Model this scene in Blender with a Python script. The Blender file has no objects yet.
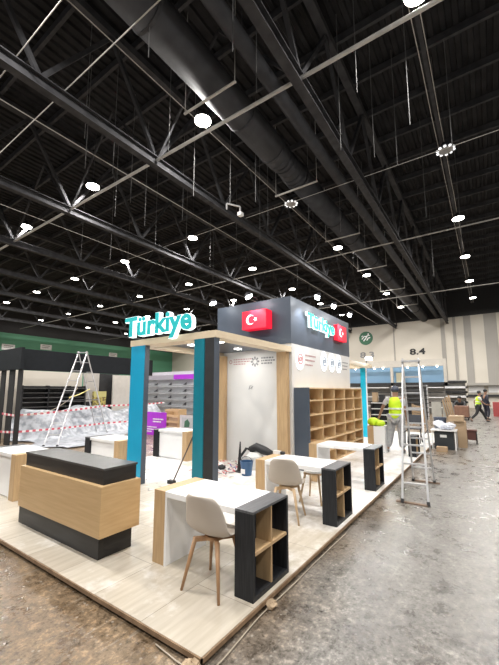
import bpy, bmesh, math, random
from mathutils import Vector, Matrix
random.seed(7)
SC = bpy.context.scene
COL = SC.collection
R = math.radians
PI = math.pi

# ------------------------------------------------------------------ camera
cam_d = bpy.data.cameras.new('camera')
cam = bpy.data.objects.new('camera', cam_d)
COL.objects.link(cam)
cam.location = (0, 0, 1.77)
cam.rotation_euler = (R(90 + 7.21), 0, R(34.77 - 90))
cam_d.sensor_fit = 'VERTICAL'
cam_d.sensor_height = 36
cam_d.sensor_width = 36
cam_d.lens = 343.43 / 665 * 36
cam_d.shift_y = 15.2 / 665
cam_d.clip_end = 300
SC.camera = cam

# ------------------------------------------------------------------ world, exposure
w = bpy.data.worlds.new('hall_air')
SC.world = w
w.use_nodes = True
w.node_tree.nodes['Background'].inputs[0].default_value = (0.86, 0.93, 1.0, 1)
w.node_tree.nodes['Background'].inputs[1].default_value = 0.22
SC.view_settings.view_transform = 'Standard'
SC.view_settings.look = 'None'
SC.view_settings.gamma = 1
SC.view_settings.use_curve_mapping = False
SC.view_settings.exposure = 0.4
LAMP_W = 330.0

# ------------------------------------------------------------------ materials
MATS = {}
def mat(name, c1, c2=None, rough=0.5, metal=0.0, scale=6.0, stretch=(1, 1, 1), bump=0.0, emit=None, estr=0.0, detail=4, spec=0.5, alpha=1.0, rough2=None, contrast=(0.3, 0.7)):
    if name in MATS: return MATS[name]
    m = bpy.data.materials.new(name); m.use_nodes = True
    nt = m.node_tree; b = nt.nodes['Principled BSDF']
    b.inputs['Roughness'].default_value = rough
    b.inputs['Metallic'].default_value = metal
    b.inputs['Specular IOR Level'].default_value = spec
    if c2 is None: c2 = tuple(min(1, x * 0.9) for x in c1)
    tc = nt.nodes.new('ShaderNodeTexCoord'); mp = nt.nodes.new('ShaderNodeMapping')
    mp.inputs['Scale'].default_value = stretch
    nz = nt.nodes.new('ShaderNodeTexNoise'); nz.inputs['Scale'].default_value = scale; nz.inputs['Detail'].default_value = detail
    rp = nt.nodes.new('ShaderNodeValToRGB')
    rp.color_ramp.elements[0].position = contrast[0]; rp.color_ramp.elements[1].position = contrast[1]
    rp.color_ramp.elements[0].color = (*c1, 1); rp.color_ramp.elements[1].color = (*c2, 1)
    L = nt.links.new
    L(tc.outputs['Object'], mp.inputs[0]); L(mp.outputs[0], nz.inputs['Vector']); L(nz.outputs['Fac'], rp.inputs[0])
    L(rp.outputs[0], b.inputs['Base Color'])
    if rough2 is not None:
        mr = nt.nodes.new('ShaderNodeMapRange'); mr.inputs[3].default_value = rough; mr.inputs[4].default_value = rough2
        L(nz.outputs['Fac'], mr.inputs[0]); L(mr.outputs[0], b.inputs['Roughness'])
    if bump:
        bp = nt.nodes.new('ShaderNodeBump'); bp.inputs['Strength'].default_value = bump; bp.inputs['Distance'].default_value = 0.02
        L(nz.outputs['Fac'], bp.inputs['Height']); L(bp.outputs[0], b.inputs['Normal'])
    if emit:
        b.inputs['Emission Color'].default_value = (*emit, 1); b.inputs['Emission Strength'].default_value = estr
    if alpha < 1: b.inputs['Alpha'].default_value = alpha
    MATS[name] = m
    return m

OAK = mat('oak', (0.44, 0.29, 0.15), (0.54, 0.37, 0.20), 0.5, scale=5, stretch=(6, 6, 0.7))
OAKH = mat('oak_flat', (0.48, 0.32, 0.17), (0.58, 0.40, 0.22), 0.5, scale=5, stretch=(1, 0.7, 6))
OAKB = mat('oak_bookcase', (0.60, 0.42, 0.23), (0.70, 0.51, 0.30), 0.5, scale=5, stretch=(5, 5, 1))
BELT = mat('honey_veneer', (0.50, 0.33, 0.16), (0.58, 0.40, 0.21), 0.42, scale=4, stretch=(1, 0.5, 9))
DARKWOOD = mat('black_ash', (0.009, 0.010, 0.012), (0.024, 0.026, 0.030), 0.5, scale=8, stretch=(8, 8, 0.6), spec=.3)
COUNTERD = mat('counter_charcoal', (0.012, 0.012, 0.013), (0.024, 0.024, 0.025), 0.4, scale=5, stretch=(1, .6, 5), spec=.35)
WHITE = mat('white_laminate', (0.86, 0.86, 0.86), (0.8, 0.8, 0.8), 0.3, scale=3)
WALLW = mat('white_panel', (0.70, 0.69, 0.675), (0.66, 0.65, 0.635), 0.55, scale=2)
NAVY = mat('slate_panel', (0.06, 0.077, 0.105), (0.075, 0.092, 0.122), 0.4, scale=2)
TEAL = mat('teal_paint', (0.0, 0.33, 0.56), (0.0, 0.30, 0.52), 0.35, scale=2)
TEALD = mat('teal_paint_deep', (0.0, 0.19, 0.26), (0.0, 0.17, 0.24), 0.35, scale=2)
TEALB = mat('cyan_paint', (0.0, 0.48, 0.70), (0.0, 0.44, 0.65), 0.35, scale=2)
BLACKM = mat('black_matte', (0.012, 0.012, 0.014), (0.02, 0.02, 0.022), 0.6)
STEEL = mat('roof_steel', (0.030, 0.030, 0.033), (0.06, 0.06, 0.064), 0.8, scale=3, spec=.2)
STEELL = mat('galvanised_pipe', (0.36, 0.35, 0.33), (0.48, 0.46, 0.43), 0.5, 0.0, scale=4)
DECKM = mat('roof_deck_black', (0.010, 0.010, 0.011), (0.022, 0.022, 0.024), 0.8, scale=2, spec=.2)
DUCTM = mat('duct_black', (0.032, 0.033, 0.037), (0.05, 0.051, 0.056), 0.75, scale=3, spec=.25)
ALU = mat('aluminium', (0.68, 0.68, 0.69), (0.56, 0.56, 0.57), 0.35, 0.45, scale=8)
SHELL = mat('chair_shell', (0.56, 0.50, 0.44), (0.52, 0.46, 0.40), 0.42, scale=3)
BEECH = mat('walnut_beech', (0.36, 0.20, 0.10), (0.46, 0.27, 0.14), 0.5, scale=6, stretch=(5, 5, .7))
BEECHL = mat('light_beech', (0.55, 0.38, 0.22), (0.62, 0.45, 0.28), 0.5, scale=6, stretch=(5, 5, .7))
LETW = mat('letter_halo', (0.9, 0.95, 0.95), emit=(0.8, 1.0, 1.0), estr=1.1)
LETT = mat('letter_teal', (0.0, 0.36, 0.38), emit=(0.0, 0.5, 0.52), estr=0.3)
LETG = mat('letter_green', (0.02, 0.42, 0.33), emit=(0.02, 0.5, 0.4), estr=0.55)
REDL = mat('flag_red', (0.75, 0.01, 0.03), emit=(0.85, 0.01, 0.04), estr=0.6)
FLAGW = mat('flag_white', (0.9, 0.9, 0.9), emit=(1, 1, 1), estr=0.6)
GLOW = mat('halo_light', (0.95, 0.97, 1), emit=(0.9, 0.96, 1.0), estr=1.2)
LAMPE = mat('lamp_diffuser', (1, 1, 1), emit=(1.0, 0.96, 0.88), estr=14)
SPOTE = mat('spot_lens', (1, 1, 1), emit=(0.92, 0.96, 1.0), estr=20)
LAMPOFF = mat('lamp_off', (0.3, 0.3, 0.3), rough=0.4)
LAMPRING = mat('lamp_ring', (0.8, 0.8, 0.8), emit=(1, 1, 1), estr=0.8)  # weak glow put into the ring of the unlit lamps
INK = mat('ink', (0.02, 0.02, 0.02), rough=0.6)
INKG = mat('ink_grey', (0.25, 0.25, 0.26), rough=0.6)
INKR = mat('ink_red', (0.5, 0.30, 0.30), rough=0.6)
GREENW = mat('green_wall_paint', (0.08, 0.26, 0.16), (0.09, 0.28, 0.17), 0.6, scale=.4)
CREAM = mat('cream_wall', (0.60, 0.56, 0.49), (0.55, 0.51, 0.44), 0.6, scale=.3)
GREYST = mat('grey_strip', (0.30, 0.285, 0.26), (0.34, 0.32, 0.29), 0.6, scale=.5)
HIVIS = mat('hi_vis_yellow', (0.62, 0.86, 0.02), (0.52, 0.78, 0.02), 0.6, emit=(0.6, 0.9, 0.0), estr=0.0)
SKIN = mat('skin', (0.30, 0.17, 0.11), (0.27, 0.15, 0.10), 0.5)
CARD = mat('cardboard', (0.46, 0.33, 0.21), (0.40, 0.28, 0.17), 0.75, scale=4)
PLASTIC = mat('plastic_sheet', (0.26, 0.28, 0.31), (0.50, 0.52, 0.56), 0.2, scale=5, bump=1.0, rough2=0.45, contrast=(.4,.6))
PURPLE = mat('purple_print', (0.42, 0.03, 0.62), (0.38, 0.03, 0.57), 0.4)

def concrete():
    m = bpy.data.materials.new('worn_concrete'); m.use_nodes = True
    nt = m.node_tree; b = nt.nodes['Principled BSDF']; L = nt.links.new
    tc = nt.nodes.new('ShaderNodeTexCoord')
    def noise(s, d=6, r=0.6, st=None):
        n = nt.nodes.new('ShaderNodeTexNoise'); n.inputs['Scale'].default_value = s; n.inputs['Detail'].default_value = d; n.inputs['Roughness'].default_value = r
        L(tc.outputs['Object'], n.inputs['Vector']); return n
    def ramp(n, *els):
        rp = nt.nodes.new('ShaderNodeValToRGB')
        while len(rp.color_ramp.elements) < len(els): rp.color_ramp.elements.new(0.5)
        for e, (p, c) in zip(rp.color_ramp.elements, els): e.position = p; e.color = (*c, 1)
        L(n.outputs['Fac'], rp.inputs[0]); return rp
    def mix(a, b_, f, mode='MIX'):
        x = nt.nodes.new('ShaderNodeMix'); x.data_type = 'RGBA'; x.blend_type = mode
        if isinstance(f, float): x.inputs['Factor'].default_value = f
        else: L(f, x.inputs['Factor'])
        L(a, x.inputs['A']); L(b_, x.inputs['B']); return x.outputs['Result']
    big = noise(0.5, 5, 0.55); mid = noise(3.2, 10, 0.78); fine = noise(22, 6, 0.75)
    base = ramp(mid, (0.33, (0.065, 0.058, 0.052)), (0.5, (0.155, 0.145, 0.132)), (0.68, (0.27, 0.258, 0.24)))
    # the slab is browner towards the open end of the aisle in front of the stand
    sep = nt.nodes.new('ShaderNodeSeparateXYZ'); L(tc.outputs['Object'], sep.inputs[0])
    add = nt.nodes.new('ShaderNodeMath'); add.operation = 'MULTIPLY_ADD'; add.inputs[1].default_value = 1.3; L(big.outputs['Fac'], add.inputs[0])
    mr = nt.nodes.new('ShaderNodeMapRange'); mr.inputs[1].default_value = 0.6 - 16.0; mr.inputs[2].default_value = 2.6 - 16.0; mr.inputs[3].default_value = -0.45; mr.inputs[4].default_value = 0.45
    L(sep.outputs['Y'], mr.inputs[0]); L(mr.outputs[0], add.inputs[2])
    dirt = nt.nodes.new('ShaderNodeMapRange'); dirt.inputs[1].default_value = 0.35; dirt.inputs[2].default_value = 0.85; L(add.outputs[0], dirt.inputs[0])
    brown = ramp(mid, (0.33, (0.08, 0.053, 0.03)), (0.5, (0.175, 0.122, 0.074)), (0.68, (0.26, 0.19, 0.12)))
    c = mix(base.outputs[0], brown.outputs[0], dirt.outputs[0])
    sp = ramp(fine, (0.38, (0.32, 0.30, 0.27)), (0.47, (0.92, 0.92, 0.92)), (0.54, (1, 1, 1)), (0.63, (2.0, 1.95, 1.9)))
    c = mix(c, sp.outputs[0], 0.9, 'MULTIPLY')
    v = nt.nodes.new('ShaderNodeTexVoronoi'); v.inputs['Scale'].default_value = 5.5; L(tc.outputs['Object'], v.inputs['Vector'])
    vr = nt.nodes.new('ShaderNodeMapRange'); vr.inputs[1].default_value = 0.03; vr.inputs[2].default_value = 0.06; vr.inputs[3].default_value = 0.7; vr.inputs[4].default_value = 0.0
    L(v.outputs['Distance'], vr.inputs[0])
    wh = nt.nodes.new('ShaderNodeRGB'); wh.outputs[0].default_value = (0.42, 0.40, 0.365, 1)
    c = mix(c, wh.outputs[0], vr.outputs[0])
    v2 = nt.nodes.new('ShaderNodeTexVoronoi'); v2.inputs['Scale'].default_value = 13.0; L(tc.outputs['Object'], v2.inputs['Vector'])
    v2r = nt.nodes.new('ShaderNodeMapRange'); v2r.inputs[1].default_value = 0.08; v2r.inputs[2].default_value = 0.16; v2r.inputs[3].default_value = 0.55; v2r.inputs[4].default_value = 0.0
    L(v2.outputs['Distance'], v2r.inputs[0]); c = mix(c, wh.outputs[0], v2r.outputs[0])
    mp = nt.nodes.new('ShaderNodeMapping'); mp.inputs['Rotation'].default_value = (0, 0, 0.5); mp.inputs['Scale'].default_value = (1, 9, 1); L(tc.outputs['Object'], mp.inputs[0])
    sn = nt.nodes.new('ShaderNodeTexNoise'); sn.inputs['Scale'].default_value = 2.6; sn.inputs['Detail'].default_value = 8; sn.inputs['Roughness'].default_value = 0.7; L(mp.outputs[0], sn.inputs['Vector'])
    sr = nt.nodes.new('ShaderNodeMapRange'); sr.inputs[1].default_value = 0.58; sr.inputs[2].default_value = 0.72; sr.inputs[4].default_value = 0.55; L(sn.outputs['Fac'], sr.inputs[0])
    c = mix(c, wh.outputs[0], sr.outputs[0])
    L(c, b.inputs['Base Color'])
    rr = nt.nodes.new('ShaderNodeMapRange'); rr.inputs[1].default_value = 0.3; rr.inputs[2].default_value = 0.7; rr.inputs[3].default_value = 0.16; rr.inputs[4].default_value = 0.48
    L(mid.outputs['Fac'], rr.inputs[0]); L(rr.outputs[0], b.inputs['Roughness'])
    bp = nt.nodes.new('ShaderNodeBump'); bp.inputs['Strength'].default_value = 0.25; bp.inputs['Distance'].default_value = 0.01
    L(fine.outputs['Fac'], bp.inputs['Height']); L(bp.outputs[0], b.inputs['Normal'])
    return m

def planks():
    m = bpy.data.materials.new('pale_laminate'); m.use_nodes = True
    nt = m.node_tree; b = nt.nodes['Principled BSDF']; L = nt.links.new
    tc = nt.nodes.new('ShaderNodeTexCoord')
    br = nt.nodes.new('ShaderNodeTexBrick'); br.offset = 0.5
    br.inputs['Scale'].default_value = 1.0
    br.inputs['Brick Width'].default_value = 1.22; br.inputs['Row Height'].default_value = 0.61
    br.inputs['Mortar Size'].default_value = 0.004; br.inputs['Mortar Smooth'].default_value = 0.3
    br.inputs['Color1'].default_value = (0.50, 0.45, 0.375, 1); br.inputs['Color2'].default_value = (0.575, 0.53, 0.455, 1); br.inputs['Mortar'].default_value = (0.27, 0.235, 0.19, 1)
    L(tc.outputs['Object'], br.inputs['Vector'])
    mp = nt.nodes.new('ShaderNodeMapping'); mp.inputs['Scale'].default_value = (0.8, 9, 1); L(tc.outputs['Object'], mp.inputs[0])
    n = nt.nodes.new('ShaderNodeTexNoise'); n.inputs['Scale'].default_value = 2.2; n.inputs['Detail'].default_value = 6; L(mp.outputs[0], n.inputs['Vector'])
    rp = nt.nodes.new('ShaderNodeValToRGB'); rp.color_ramp.elements[0].position = 0.3; rp.color_ramp.elements[1].position = 0.65
    rp.color_ramp.elements[0].color = (0.80, 0.78, 0.74, 1); rp.color_ramp.elements[1].color = (1, 1, 1, 1); L(n.outputs['Fac'], rp.inputs[0])
    x = nt.nodes.new('ShaderNodeMix'); x.data_type = 'RGBA'; x.blend_type = 'MULTIPLY'; x.inputs['Factor'].default_value = 1
    L(br.outputs['Color'], x.inputs['A']); L(rp.outputs[0], x.inputs['B'])
    # site dust smears, plus bright light painted as whitening towards the rear
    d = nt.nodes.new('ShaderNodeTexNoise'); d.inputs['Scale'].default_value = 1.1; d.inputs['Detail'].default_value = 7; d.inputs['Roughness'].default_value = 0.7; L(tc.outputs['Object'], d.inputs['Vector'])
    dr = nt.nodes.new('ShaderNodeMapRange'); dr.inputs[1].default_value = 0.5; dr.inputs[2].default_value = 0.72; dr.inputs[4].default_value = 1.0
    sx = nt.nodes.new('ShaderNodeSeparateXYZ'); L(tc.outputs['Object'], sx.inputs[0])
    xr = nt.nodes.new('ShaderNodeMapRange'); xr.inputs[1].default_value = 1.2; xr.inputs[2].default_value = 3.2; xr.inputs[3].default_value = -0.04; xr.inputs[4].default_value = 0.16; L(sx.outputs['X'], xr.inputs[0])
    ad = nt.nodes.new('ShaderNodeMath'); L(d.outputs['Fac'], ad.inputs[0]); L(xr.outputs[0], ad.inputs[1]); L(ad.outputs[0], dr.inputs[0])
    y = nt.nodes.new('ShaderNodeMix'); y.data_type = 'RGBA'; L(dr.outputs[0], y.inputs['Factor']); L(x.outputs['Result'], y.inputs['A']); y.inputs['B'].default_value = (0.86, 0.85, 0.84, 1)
    L(y.outputs['Result'], b.inputs['Base Color'])
    b.inputs['Roughness'].default_value = 0.34
    return m
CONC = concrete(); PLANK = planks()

# ------------------------------------------------------------------ mesh helpers
class MB:
    def __init__(s): s.v = []; s.f = []; s.mi = []
    def add(s, vs, fs, mi=0):
        o = len(s.v); s.v += [Vector(p) for p in vs]; s.f += [[i + o for i in f] for f in fs]; s.mi += [mi] * len(fs); return s
    def box(s, x0, x1, y0, y1, z0, z1, mi=0):
        return s.add([(x0, y0, z0), (x1, y0, z0), (x1, y1, z0), (x0, y1, z0), (x0, y0, z1), (x1, y0, z1), (x1, y1, z1), (x0, y1, z1)],
                     [(0, 3, 2, 1), (4, 5, 6, 7), (0, 1, 5, 4), (1, 2, 6, 5), (2, 3, 7, 6), (3, 0, 4, 7)], mi)
    def bar(s, p, q, wd, ht, mi=0, up=(0, 0, 1)):
        p, q = Vector(p), Vector(q); d = (q - p).normalized(); u = Vector(up)
        if abs(d.dot(u)) > 0.98: u = Vector((1, 0, 0))
        r = d.cross(u).normalized(); u = r.cross(d)
        vs = [b + r * a * wd / 2 + u * c * ht / 2 for b in (p, q) for a, c in ((-1, -1), (1, -1), (1, 1), (-1, 1))]
        return s.add(vs, [(0, 3, 2, 1)[::-1], (4, 5, 6, 7)[::-1]] + [(i, (i + 1) % 4, (i + 1) % 4 + 4, i + 4)[::-1] for i in range(4)], mi)
    def tube(s, pts, r, n=8, mi=0, caps=True):
        pts = [Vector(p) for p in pts]; rs = r if isinstance(r, (list, tuple)) else [r] * len(pts)
        vs = []; fs = []; pu = None
        for i, p in enumerate(pts):
            d = ((pts[i + 1] if i + 1 < len(pts) else p) - (pts[i - 1] if i else p)).normalized()
            u = pu if pu is not None else (Vector((0, 0, 1)) if abs(d.z) < 0.9 else Vector((1, 0, 0)))
            a = d.cross(u)
            if a.length < 1e-5: a = d.cross(Vector((0, 1, 0.3)))
            a.normalize(); b = a.cross(d).normalized(); pu = b
            vs += [p + (a * math.cos(2 * PI * k / n) + b * math.sin(2 * PI * k / n)) * rs[i] for k in range(n)]
        for i in range(len(pts) - 1):
            for k in range(n):
                fs.append((i * n + k, i * n + (k + 1) % n, (i + 1) * n + (k + 1) % n, (i + 1) * n + k))
        if caps: fs += [tuple(range(n))[::-1], tuple((len(pts) - 1) * n + k for k in range(n))]
        return s.add(vs, fs, mi)
    def lathe(s, prof, c=(0, 0, 0), n=20, mi=0):
        vs = []; fs = []; c = Vector(c)
        for (r, z) in prof: vs += [c + Vector((r * math.cos(2 * PI * k / n), r * math.sin(2 * PI * k / n), z)) for k in range(n)]
        for i in range(len(prof) - 1):
            for k in range(n): fs.append((i * n + k, i * n + (k + 1) % n, (i + 1) * n + (k + 1) % n, (i + 1) * n + k))
        fs += [tuple(range(n))[::-1], tuple((len(prof) - 1) * n + k for k in range(n))]
        return s.add(vs, fs, mi)
    def ball(s, c, r, n=10, m=6, mi=0, jit=0):
        c = Vector(c); r = Vector(r) if not isinstance(r, (int, float)) else Vector((r, r, r)); vs = []; fs = []
        for i in range(m + 1):
            t = PI * i / m
            for k in range(n):
                j = 1 + random.uniform(-jit, jit)
                vs.append(c + Vector((r.x * math.sin(t) * math.cos(2 * PI * k / n) * j, r.y * math.sin(t) * math.sin(2 * PI * k / n) * j, r.z * math.cos(t) * j)))
        for i in range(m):
            for k in range(n): fs.append((i * n + k, (i + 1) * n + k, (i + 1) * n + (k + 1) % n, i * n + (k + 1) % n))
        return s.add(vs, fs, mi)
    def prism(s, poly, origin, ux, uy, thick, mi=0):
        """poly in 2-D on axes ux, uy; extruded by thick along ux x uy"""
        o = Vector(origin); ux = Vector(ux); uy = Vector(uy); nrm = ux.cross(uy); n = len(poly)
        a = [o + ux * x + uy * y for x, y in poly]; b = [p + nrm * thick for p in a]
        return s.add(a + b, [tuple(range(n))[::-1], tuple(range(n, 2 * n))] + [(i, (i + 1) % n, (i + 1) % n + n, i + n) for i in range(n)], mi)
    def build(s, name, mats, parent=None, smooth=False, bevel=0.0, local=True, fixn=False):
        """local: coordinates are already relative to the parent; without a parent the origin goes to the base of the mesh"""
        off = Vector((0, 0, 0))
        if parent is None and s.v:
            xs = [p.x for p in s.v]; ys = [p.y for p in s.v]; zs = [p.z for p in s.v]
            off = Vector(((min(xs) + max(xs)) / 2, (min(ys) + max(ys)) / 2, min(zs)))
        elif parent is not None and not local: off = parent.matrix_world.translation.copy() if False else world_loc(parent)
        me = bpy.data.meshes.new(name)
        me.from_pydata([tuple(p - off) for p in s.v], [], s.f)
        if not isinstance(mats, (list, tuple)): mats = [mats]
        for m_ in mats: me.materials.append(m_)
        me.polygons.foreach_set('material_index', s.mi)
        if smooth: me.polygons.foreach_set('use_smooth', [True] * len(me.polygons))
        bm = bmesh.new(); bm.from_mesh(me); bmesh.ops.recalc_face_normals(bm, faces=bm.faces); bm.to_mesh(me); bm.free()
        me.update()
        o = bpy.data.objects.new(name, me); COL.objects.link(o)
        if parent is None: o.location = off
        else: o.parent = parent
        if bevel:
            md = o.modifiers.new('edge', 'BEVEL'); md.width = bevel; md.segments = 2; md.limit_method = 'ANGLE'
        return o

def world_loc(o):
    p = Vector(o.location)
    while o.parent is not None:
        o = o.parent; p = p + Vector(o.location)
    return p
def tag(o, label, cat, group=None):
    o['label'] = label; o['category'] = cat
    if group: o['group'] = group
    return o
def thing(name, label, cat, loc=(0, 0, 0), rz=0.0, group=None):
    o = bpy.data.objects.new(name, None); COL.objects.link(o); o.empty_display_size = 0.1
    o.location = loc; o.rotation_euler = (0, 0, rz)
    return tag(o, label, cat, group)
def struct(o): o['kind'] = 'structure'; return o
def copy_tree(o, parent=None):
    c = o.copy(); COL.objects.link(c)
    if parent: c.parent = parent
    for ch in list(o.children): copy_tree(ch, c)
    return c
def dup(o, loc, rz=None, label=None):
    c = copy_tree(o); c.location = loc
    if rz is not None: c.rotation_euler = (0, 0, rz)
    if label: c['label'] = label
    return c
def text_obj(name, s, m, parent, origin, ux, uy, wdt, hgt, depth, bold=0.0, front=0.0):
    """lettering fitted to wdt x hgt with its lower left corner at origin"""
    cu = bpy.data.curves.new(name, 'FONT'); cu.body = s; cu.size = 1; cu.extrude = 0.05; cu.offset = bold; cu.resolution_u = 4
    t = bpy.data.objects.new(name + '_curve', cu); COL.objects.link(t)
    dg = bpy.context.evaluated_depsgraph_get(); dg.update()
    me = bpy.data.meshes.new_from_object(t.evaluated_get(dg))
    bpy.data.objects.remove(t); bpy.data.curves.remove(cu)
    xs = [v.co.x for v in me.vertices]; ys = [v.co.y for v in me.vertices]; zs = [v.co.z for v in me.vertices]
    ux = Vector(ux); uy = Vector(uy); nz = ux.cross(uy); o = Vector(origin)
    for v in me.vertices:
        a = (v.co.x - min(xs)) / (max(xs) - min(xs)) * wdt; b = (v.co.y - min(ys)) / (max(ys) - min(ys)) * hgt; c = (v.co.z - min(zs)) / (max(zs) - min(zs)) * depth
        v.co = o + ux * a + uy * b + nz * (c + front)
    me.materials.clear(); me.materials.append(m)
    ob = bpy.data.objects.new(name, me); COL.objects.link(ob)
    if parent: ob.parent = parent
    else:
        c = sum((v.co for v in me.vertices), Vector()) / len(me.vertices)
        for v in me.vertices: v.co -= c
        ob.location = c
    return ob
def light(name, kind, loc, energy, color=(1, 1, 1), size=0.3, rot=None, target=None, parent=None, spot=R(70), blend=0.6):
    d = bpy.data.lights.new(name, kind); d.energy = energy; d.color = color
    if kind == 'AREA': d.shape = 'DISK'; d.size = size
    elif kind == 'SPOT': d.shadow_soft_size = size; d.spot_size = spot; d.spot_blend = blend
    else: d.shadow_soft_size = size
    o = bpy.data.objects.new(name, d); COL.objects.link(o); o.location = loc
    if target is not None: o.rotation_euler = (Vector(target) - Vector(loc)).to_track_quat('-Z', 'Y').to_euler()
    if parent: o.parent = parent
    return o

A_AX = (1, 0, 0); B_AX = (0, 1, 0); Z_AX = (0, 0, 1); NB = (0, -1, 0)
FR = (NB, Z_AX)          # axes of a face that looks towards -A (front of the stand)
SD = (A_AX, Z_AX)        # axes of a face that looks towards -B (side aisle)

# ------------------------------------------------------------------ hall shell
A0, A1, B0, B1 = -9.0, 44.0, -16.0, 48.0
struct(MB().box(A0, A1, B0, B1, -0.2, 0).build('floor', CONC))
def deck():
    b = MB(); n = int((B1 - B0) / 0.34); vs = []; prof = []
    for i in range(n):
        y = B0 + i * 0.34
        prof += [(y, 13.0), (y + 0.13, 13.0), (y + 0.17, 13.08), (y + 0.30, 13.08)]
    for y, z in prof: vs += [(A0, y, z), (A1, y, z)]
    fs = [(2 * i, 2 * i + 1, 2 * i + 3, 2 * i + 2) for i in range(len(prof) - 1)]
    return b.add(vs, fs)
cl = deck().build('ceiling', DECKM); struct(cl)
struct(MB().box(A1, A1 + 0.3, B0, B1, 0, 10.0).build('wall_far', CREAM))
struct(MB().box(A1, A1 + 0.3, B0, B1, 10.0, 13.1).build('wall_far_upper', BLACKM))
struct(MB().box(A0, A1, B1, B1 + 0.3, 0, 8.85).build('wall_left', GREENW))
struct(MB().box(A0, A1, B1, B1 + 0.3, 8.85, 13.1).build('wall_left_upper', BLACKM))
struct(MB().box(A0, A1, B0 - 0.3, B0, 0, 10.0).build('wall_right', CREAM))
struct(MB().box(A0, A1, B0 - 0.3, B0, 10.0, 13.1).build('wall_right_upper', BLACKM))
# joints and seals of the folding wall, ledge
k = 1
for y0, y1 in ((3.70, 4.1), (2.62, 2.9), (1.2, 1.87), (-1.10, 0.02), (9.05, 9.2), (-3.2, -2.7), (16.0, 16.3), (23, 23.4), (30, 30.4)):
    struct(MB().box(A1 - 0.06, A1 - 0.001, y0, y1, 2.6, 9.98).build('trim_%d' % k, GREYST)); k += 1
struct(MB().box(A1 - 0.08, A1 - 0.001, 9.2, 9.52, 2.6, 9.98).build('trim_%d' % k, CREAM)); k += 1
struct(MB().box(A1 - 0.9, A1 - 0.001, -6, 3.6, 2.36, 2.62).build('trim_%d' % k, GREYST)); k += 1
struct(MB().box(A1 - 0.3, A1 - 0.001, -6, 3.6, 1.2, 1.42).build('trim_%d' % k, BLACKM)); k += 1
for i in range(3):
    struct(MB().box(A1 - 0.12, A1 - 0.001, 2.2 - 1.75 * i, 3.6 - 1.75 * i, 1.62, 2.3).build('trim_%d' % k, WHITE)); k += 1

# roof steel
for i in range(29):
    a = -6.5 + i * 1.78
    p = MB().box(a - 0.05, a + 0.05, B0, B1, 12.74, 13.0)
    o = p.build('roof_purlin', STEEL); o['kind'] = 'structure'
def make_truss():
    t = thing('roof_truss', 'x', 'roof truss', (0, 0, 9.3), group='steel roof trusses')
    b = MB(); b.box(A0, A1 - .1, -0.12, 0.12, 0, 0.03); b.box(A0, A1 - .1, -0.02, 0.02, 0.03, 0.30); b.box(A0, A1 - .1, -0.12, 0.12, 0.30, 0.33)
    b.build('bottom_chord', STEEL, t)
    b = MB(); b.box(A0, A1 - .1, -0.12, 0.12, 3.2, 3.44); b.build('top_chord', STEEL, t)
    a = 7.04 - 3.7 * 4
    while a < 42:
        MB().bar((a, 0, 0.3), (a + 1.85, 0, 3.22), 0.11, 0.11).build('brace', STEEL, t)
        MB().bar((a + 3.7, 0, 0.3), (a + 1.85, 0, 3.22), 0.11, 0.11).build('brace', STEEL, t)
        a += 3.7
    return t
tr = make_truss()
tl = [(3.36, 'deep steel roof truss just right of the big black duct'), (8.75, 'steel roof truss next left of the big black duct'),
      (14.3, 'second steel roof truss left of the big black duct'), (19.9, 'third steel roof truss left of the big black duct'),
      (25.4, 'fourth steel roof truss left of the big black duct'), (31.0, 'fifth steel roof truss left of the big black duct'),
      (36.6, 'sixth steel roof truss left of the big black duct'), (42.2, 'steel roof truss nearest the green wall')]
for i, (b_, lab) in enumerate(tl):
    if i == 0: tr.location = (0, b_, 9.3); tr['label'] = lab
    else: dup(tr, (0, b_, 9.3), 0, lab)
for i, (a, lab) in enumerate(((7.05, 'pale pipe strut across the roof trusses, nearest overhead'), (18.5, 'second pale pipe strut across the roof trusses, beyond the nearest'), (30.0, 'farthest pale pipe strut across the roof trusses'))):
    t = thing('cross_strut', lab, 'roof strut', (a, 0, 9.55), group='pipe struts across the trusses')
    MB().tube([(0, B0, 0), (0, B1, 0)], 0.05 if i == 0 else 0.035).build('pipe', STEELL, t)
    bs = [x[0] for x in tl]
    for j in range(len(bs) - 1):
        m_ = (bs[j] + bs[j + 1]) / 2
        MB().bar((0, bs[j] + .1, 0.1), (0, m_, 3.2), 0.07, 0.07).build('brace', STEEL, t)
        MB().bar((0, bs[j + 1] - .1, 0.1), (0, m_, 3.2), 0.07, 0.07).build('brace', STEEL, t)

# ducts
t = thing('air_duct', 'big round black air duct running the length of the hall', 'air duct', (0, 5.71, 10.25))
MB().tube([(A0, 0, 0), (9.6, 0, 0)], 0.49, 28).build('duct_section', DUCTM, t, smooth=True)
fl = []; rr = []
for i in range(25):
    fl.append((9.6 + 2.0 * i / 24, 0, 0.02 * math.sin(i * 1.9))); rr.append(0.49 + 0.03 * math.sin(i * 2.4) - 0.06 * math.sin(PI * i / 24))
MB().tube(fl, rr, 28, caps=False).build('flexible_sleeve', DUCTM, t, smooth=True)
MB().tube([(11.6, 0, 0), (A1, 0, 0)], 0.46, 28).build('duct_section', DUCTM, t, smooth=True)
for a in (-3, 0.6, 4.2, 7.8, 9.6, 11.6, 15.5, 18, 22, 26, 30, 34, 38):
    MB().tube([(a - 0.04, 0, 0), (a + 0.04, 0, 0)], 0.51, 28).build('joint_band', STEEL, t)
for a in (6.3, 11.45, 16.7, 22.2, 28.0, 34):
    h = MB(); h.bar((a, -0.9, -0.56), (a, 0.95, -0.56), 0.06, 0.04)
    for y in (-0.87, .92): h.tube([(a, y, -0.56), (a, y, 2.8)], 0.012, 5)
    h.build('hanger', STEELL, t)
t = thing('air_duct', 'slim black duct beside the big round duct', 'air duct', (0, 4.4, 10.3))
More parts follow.
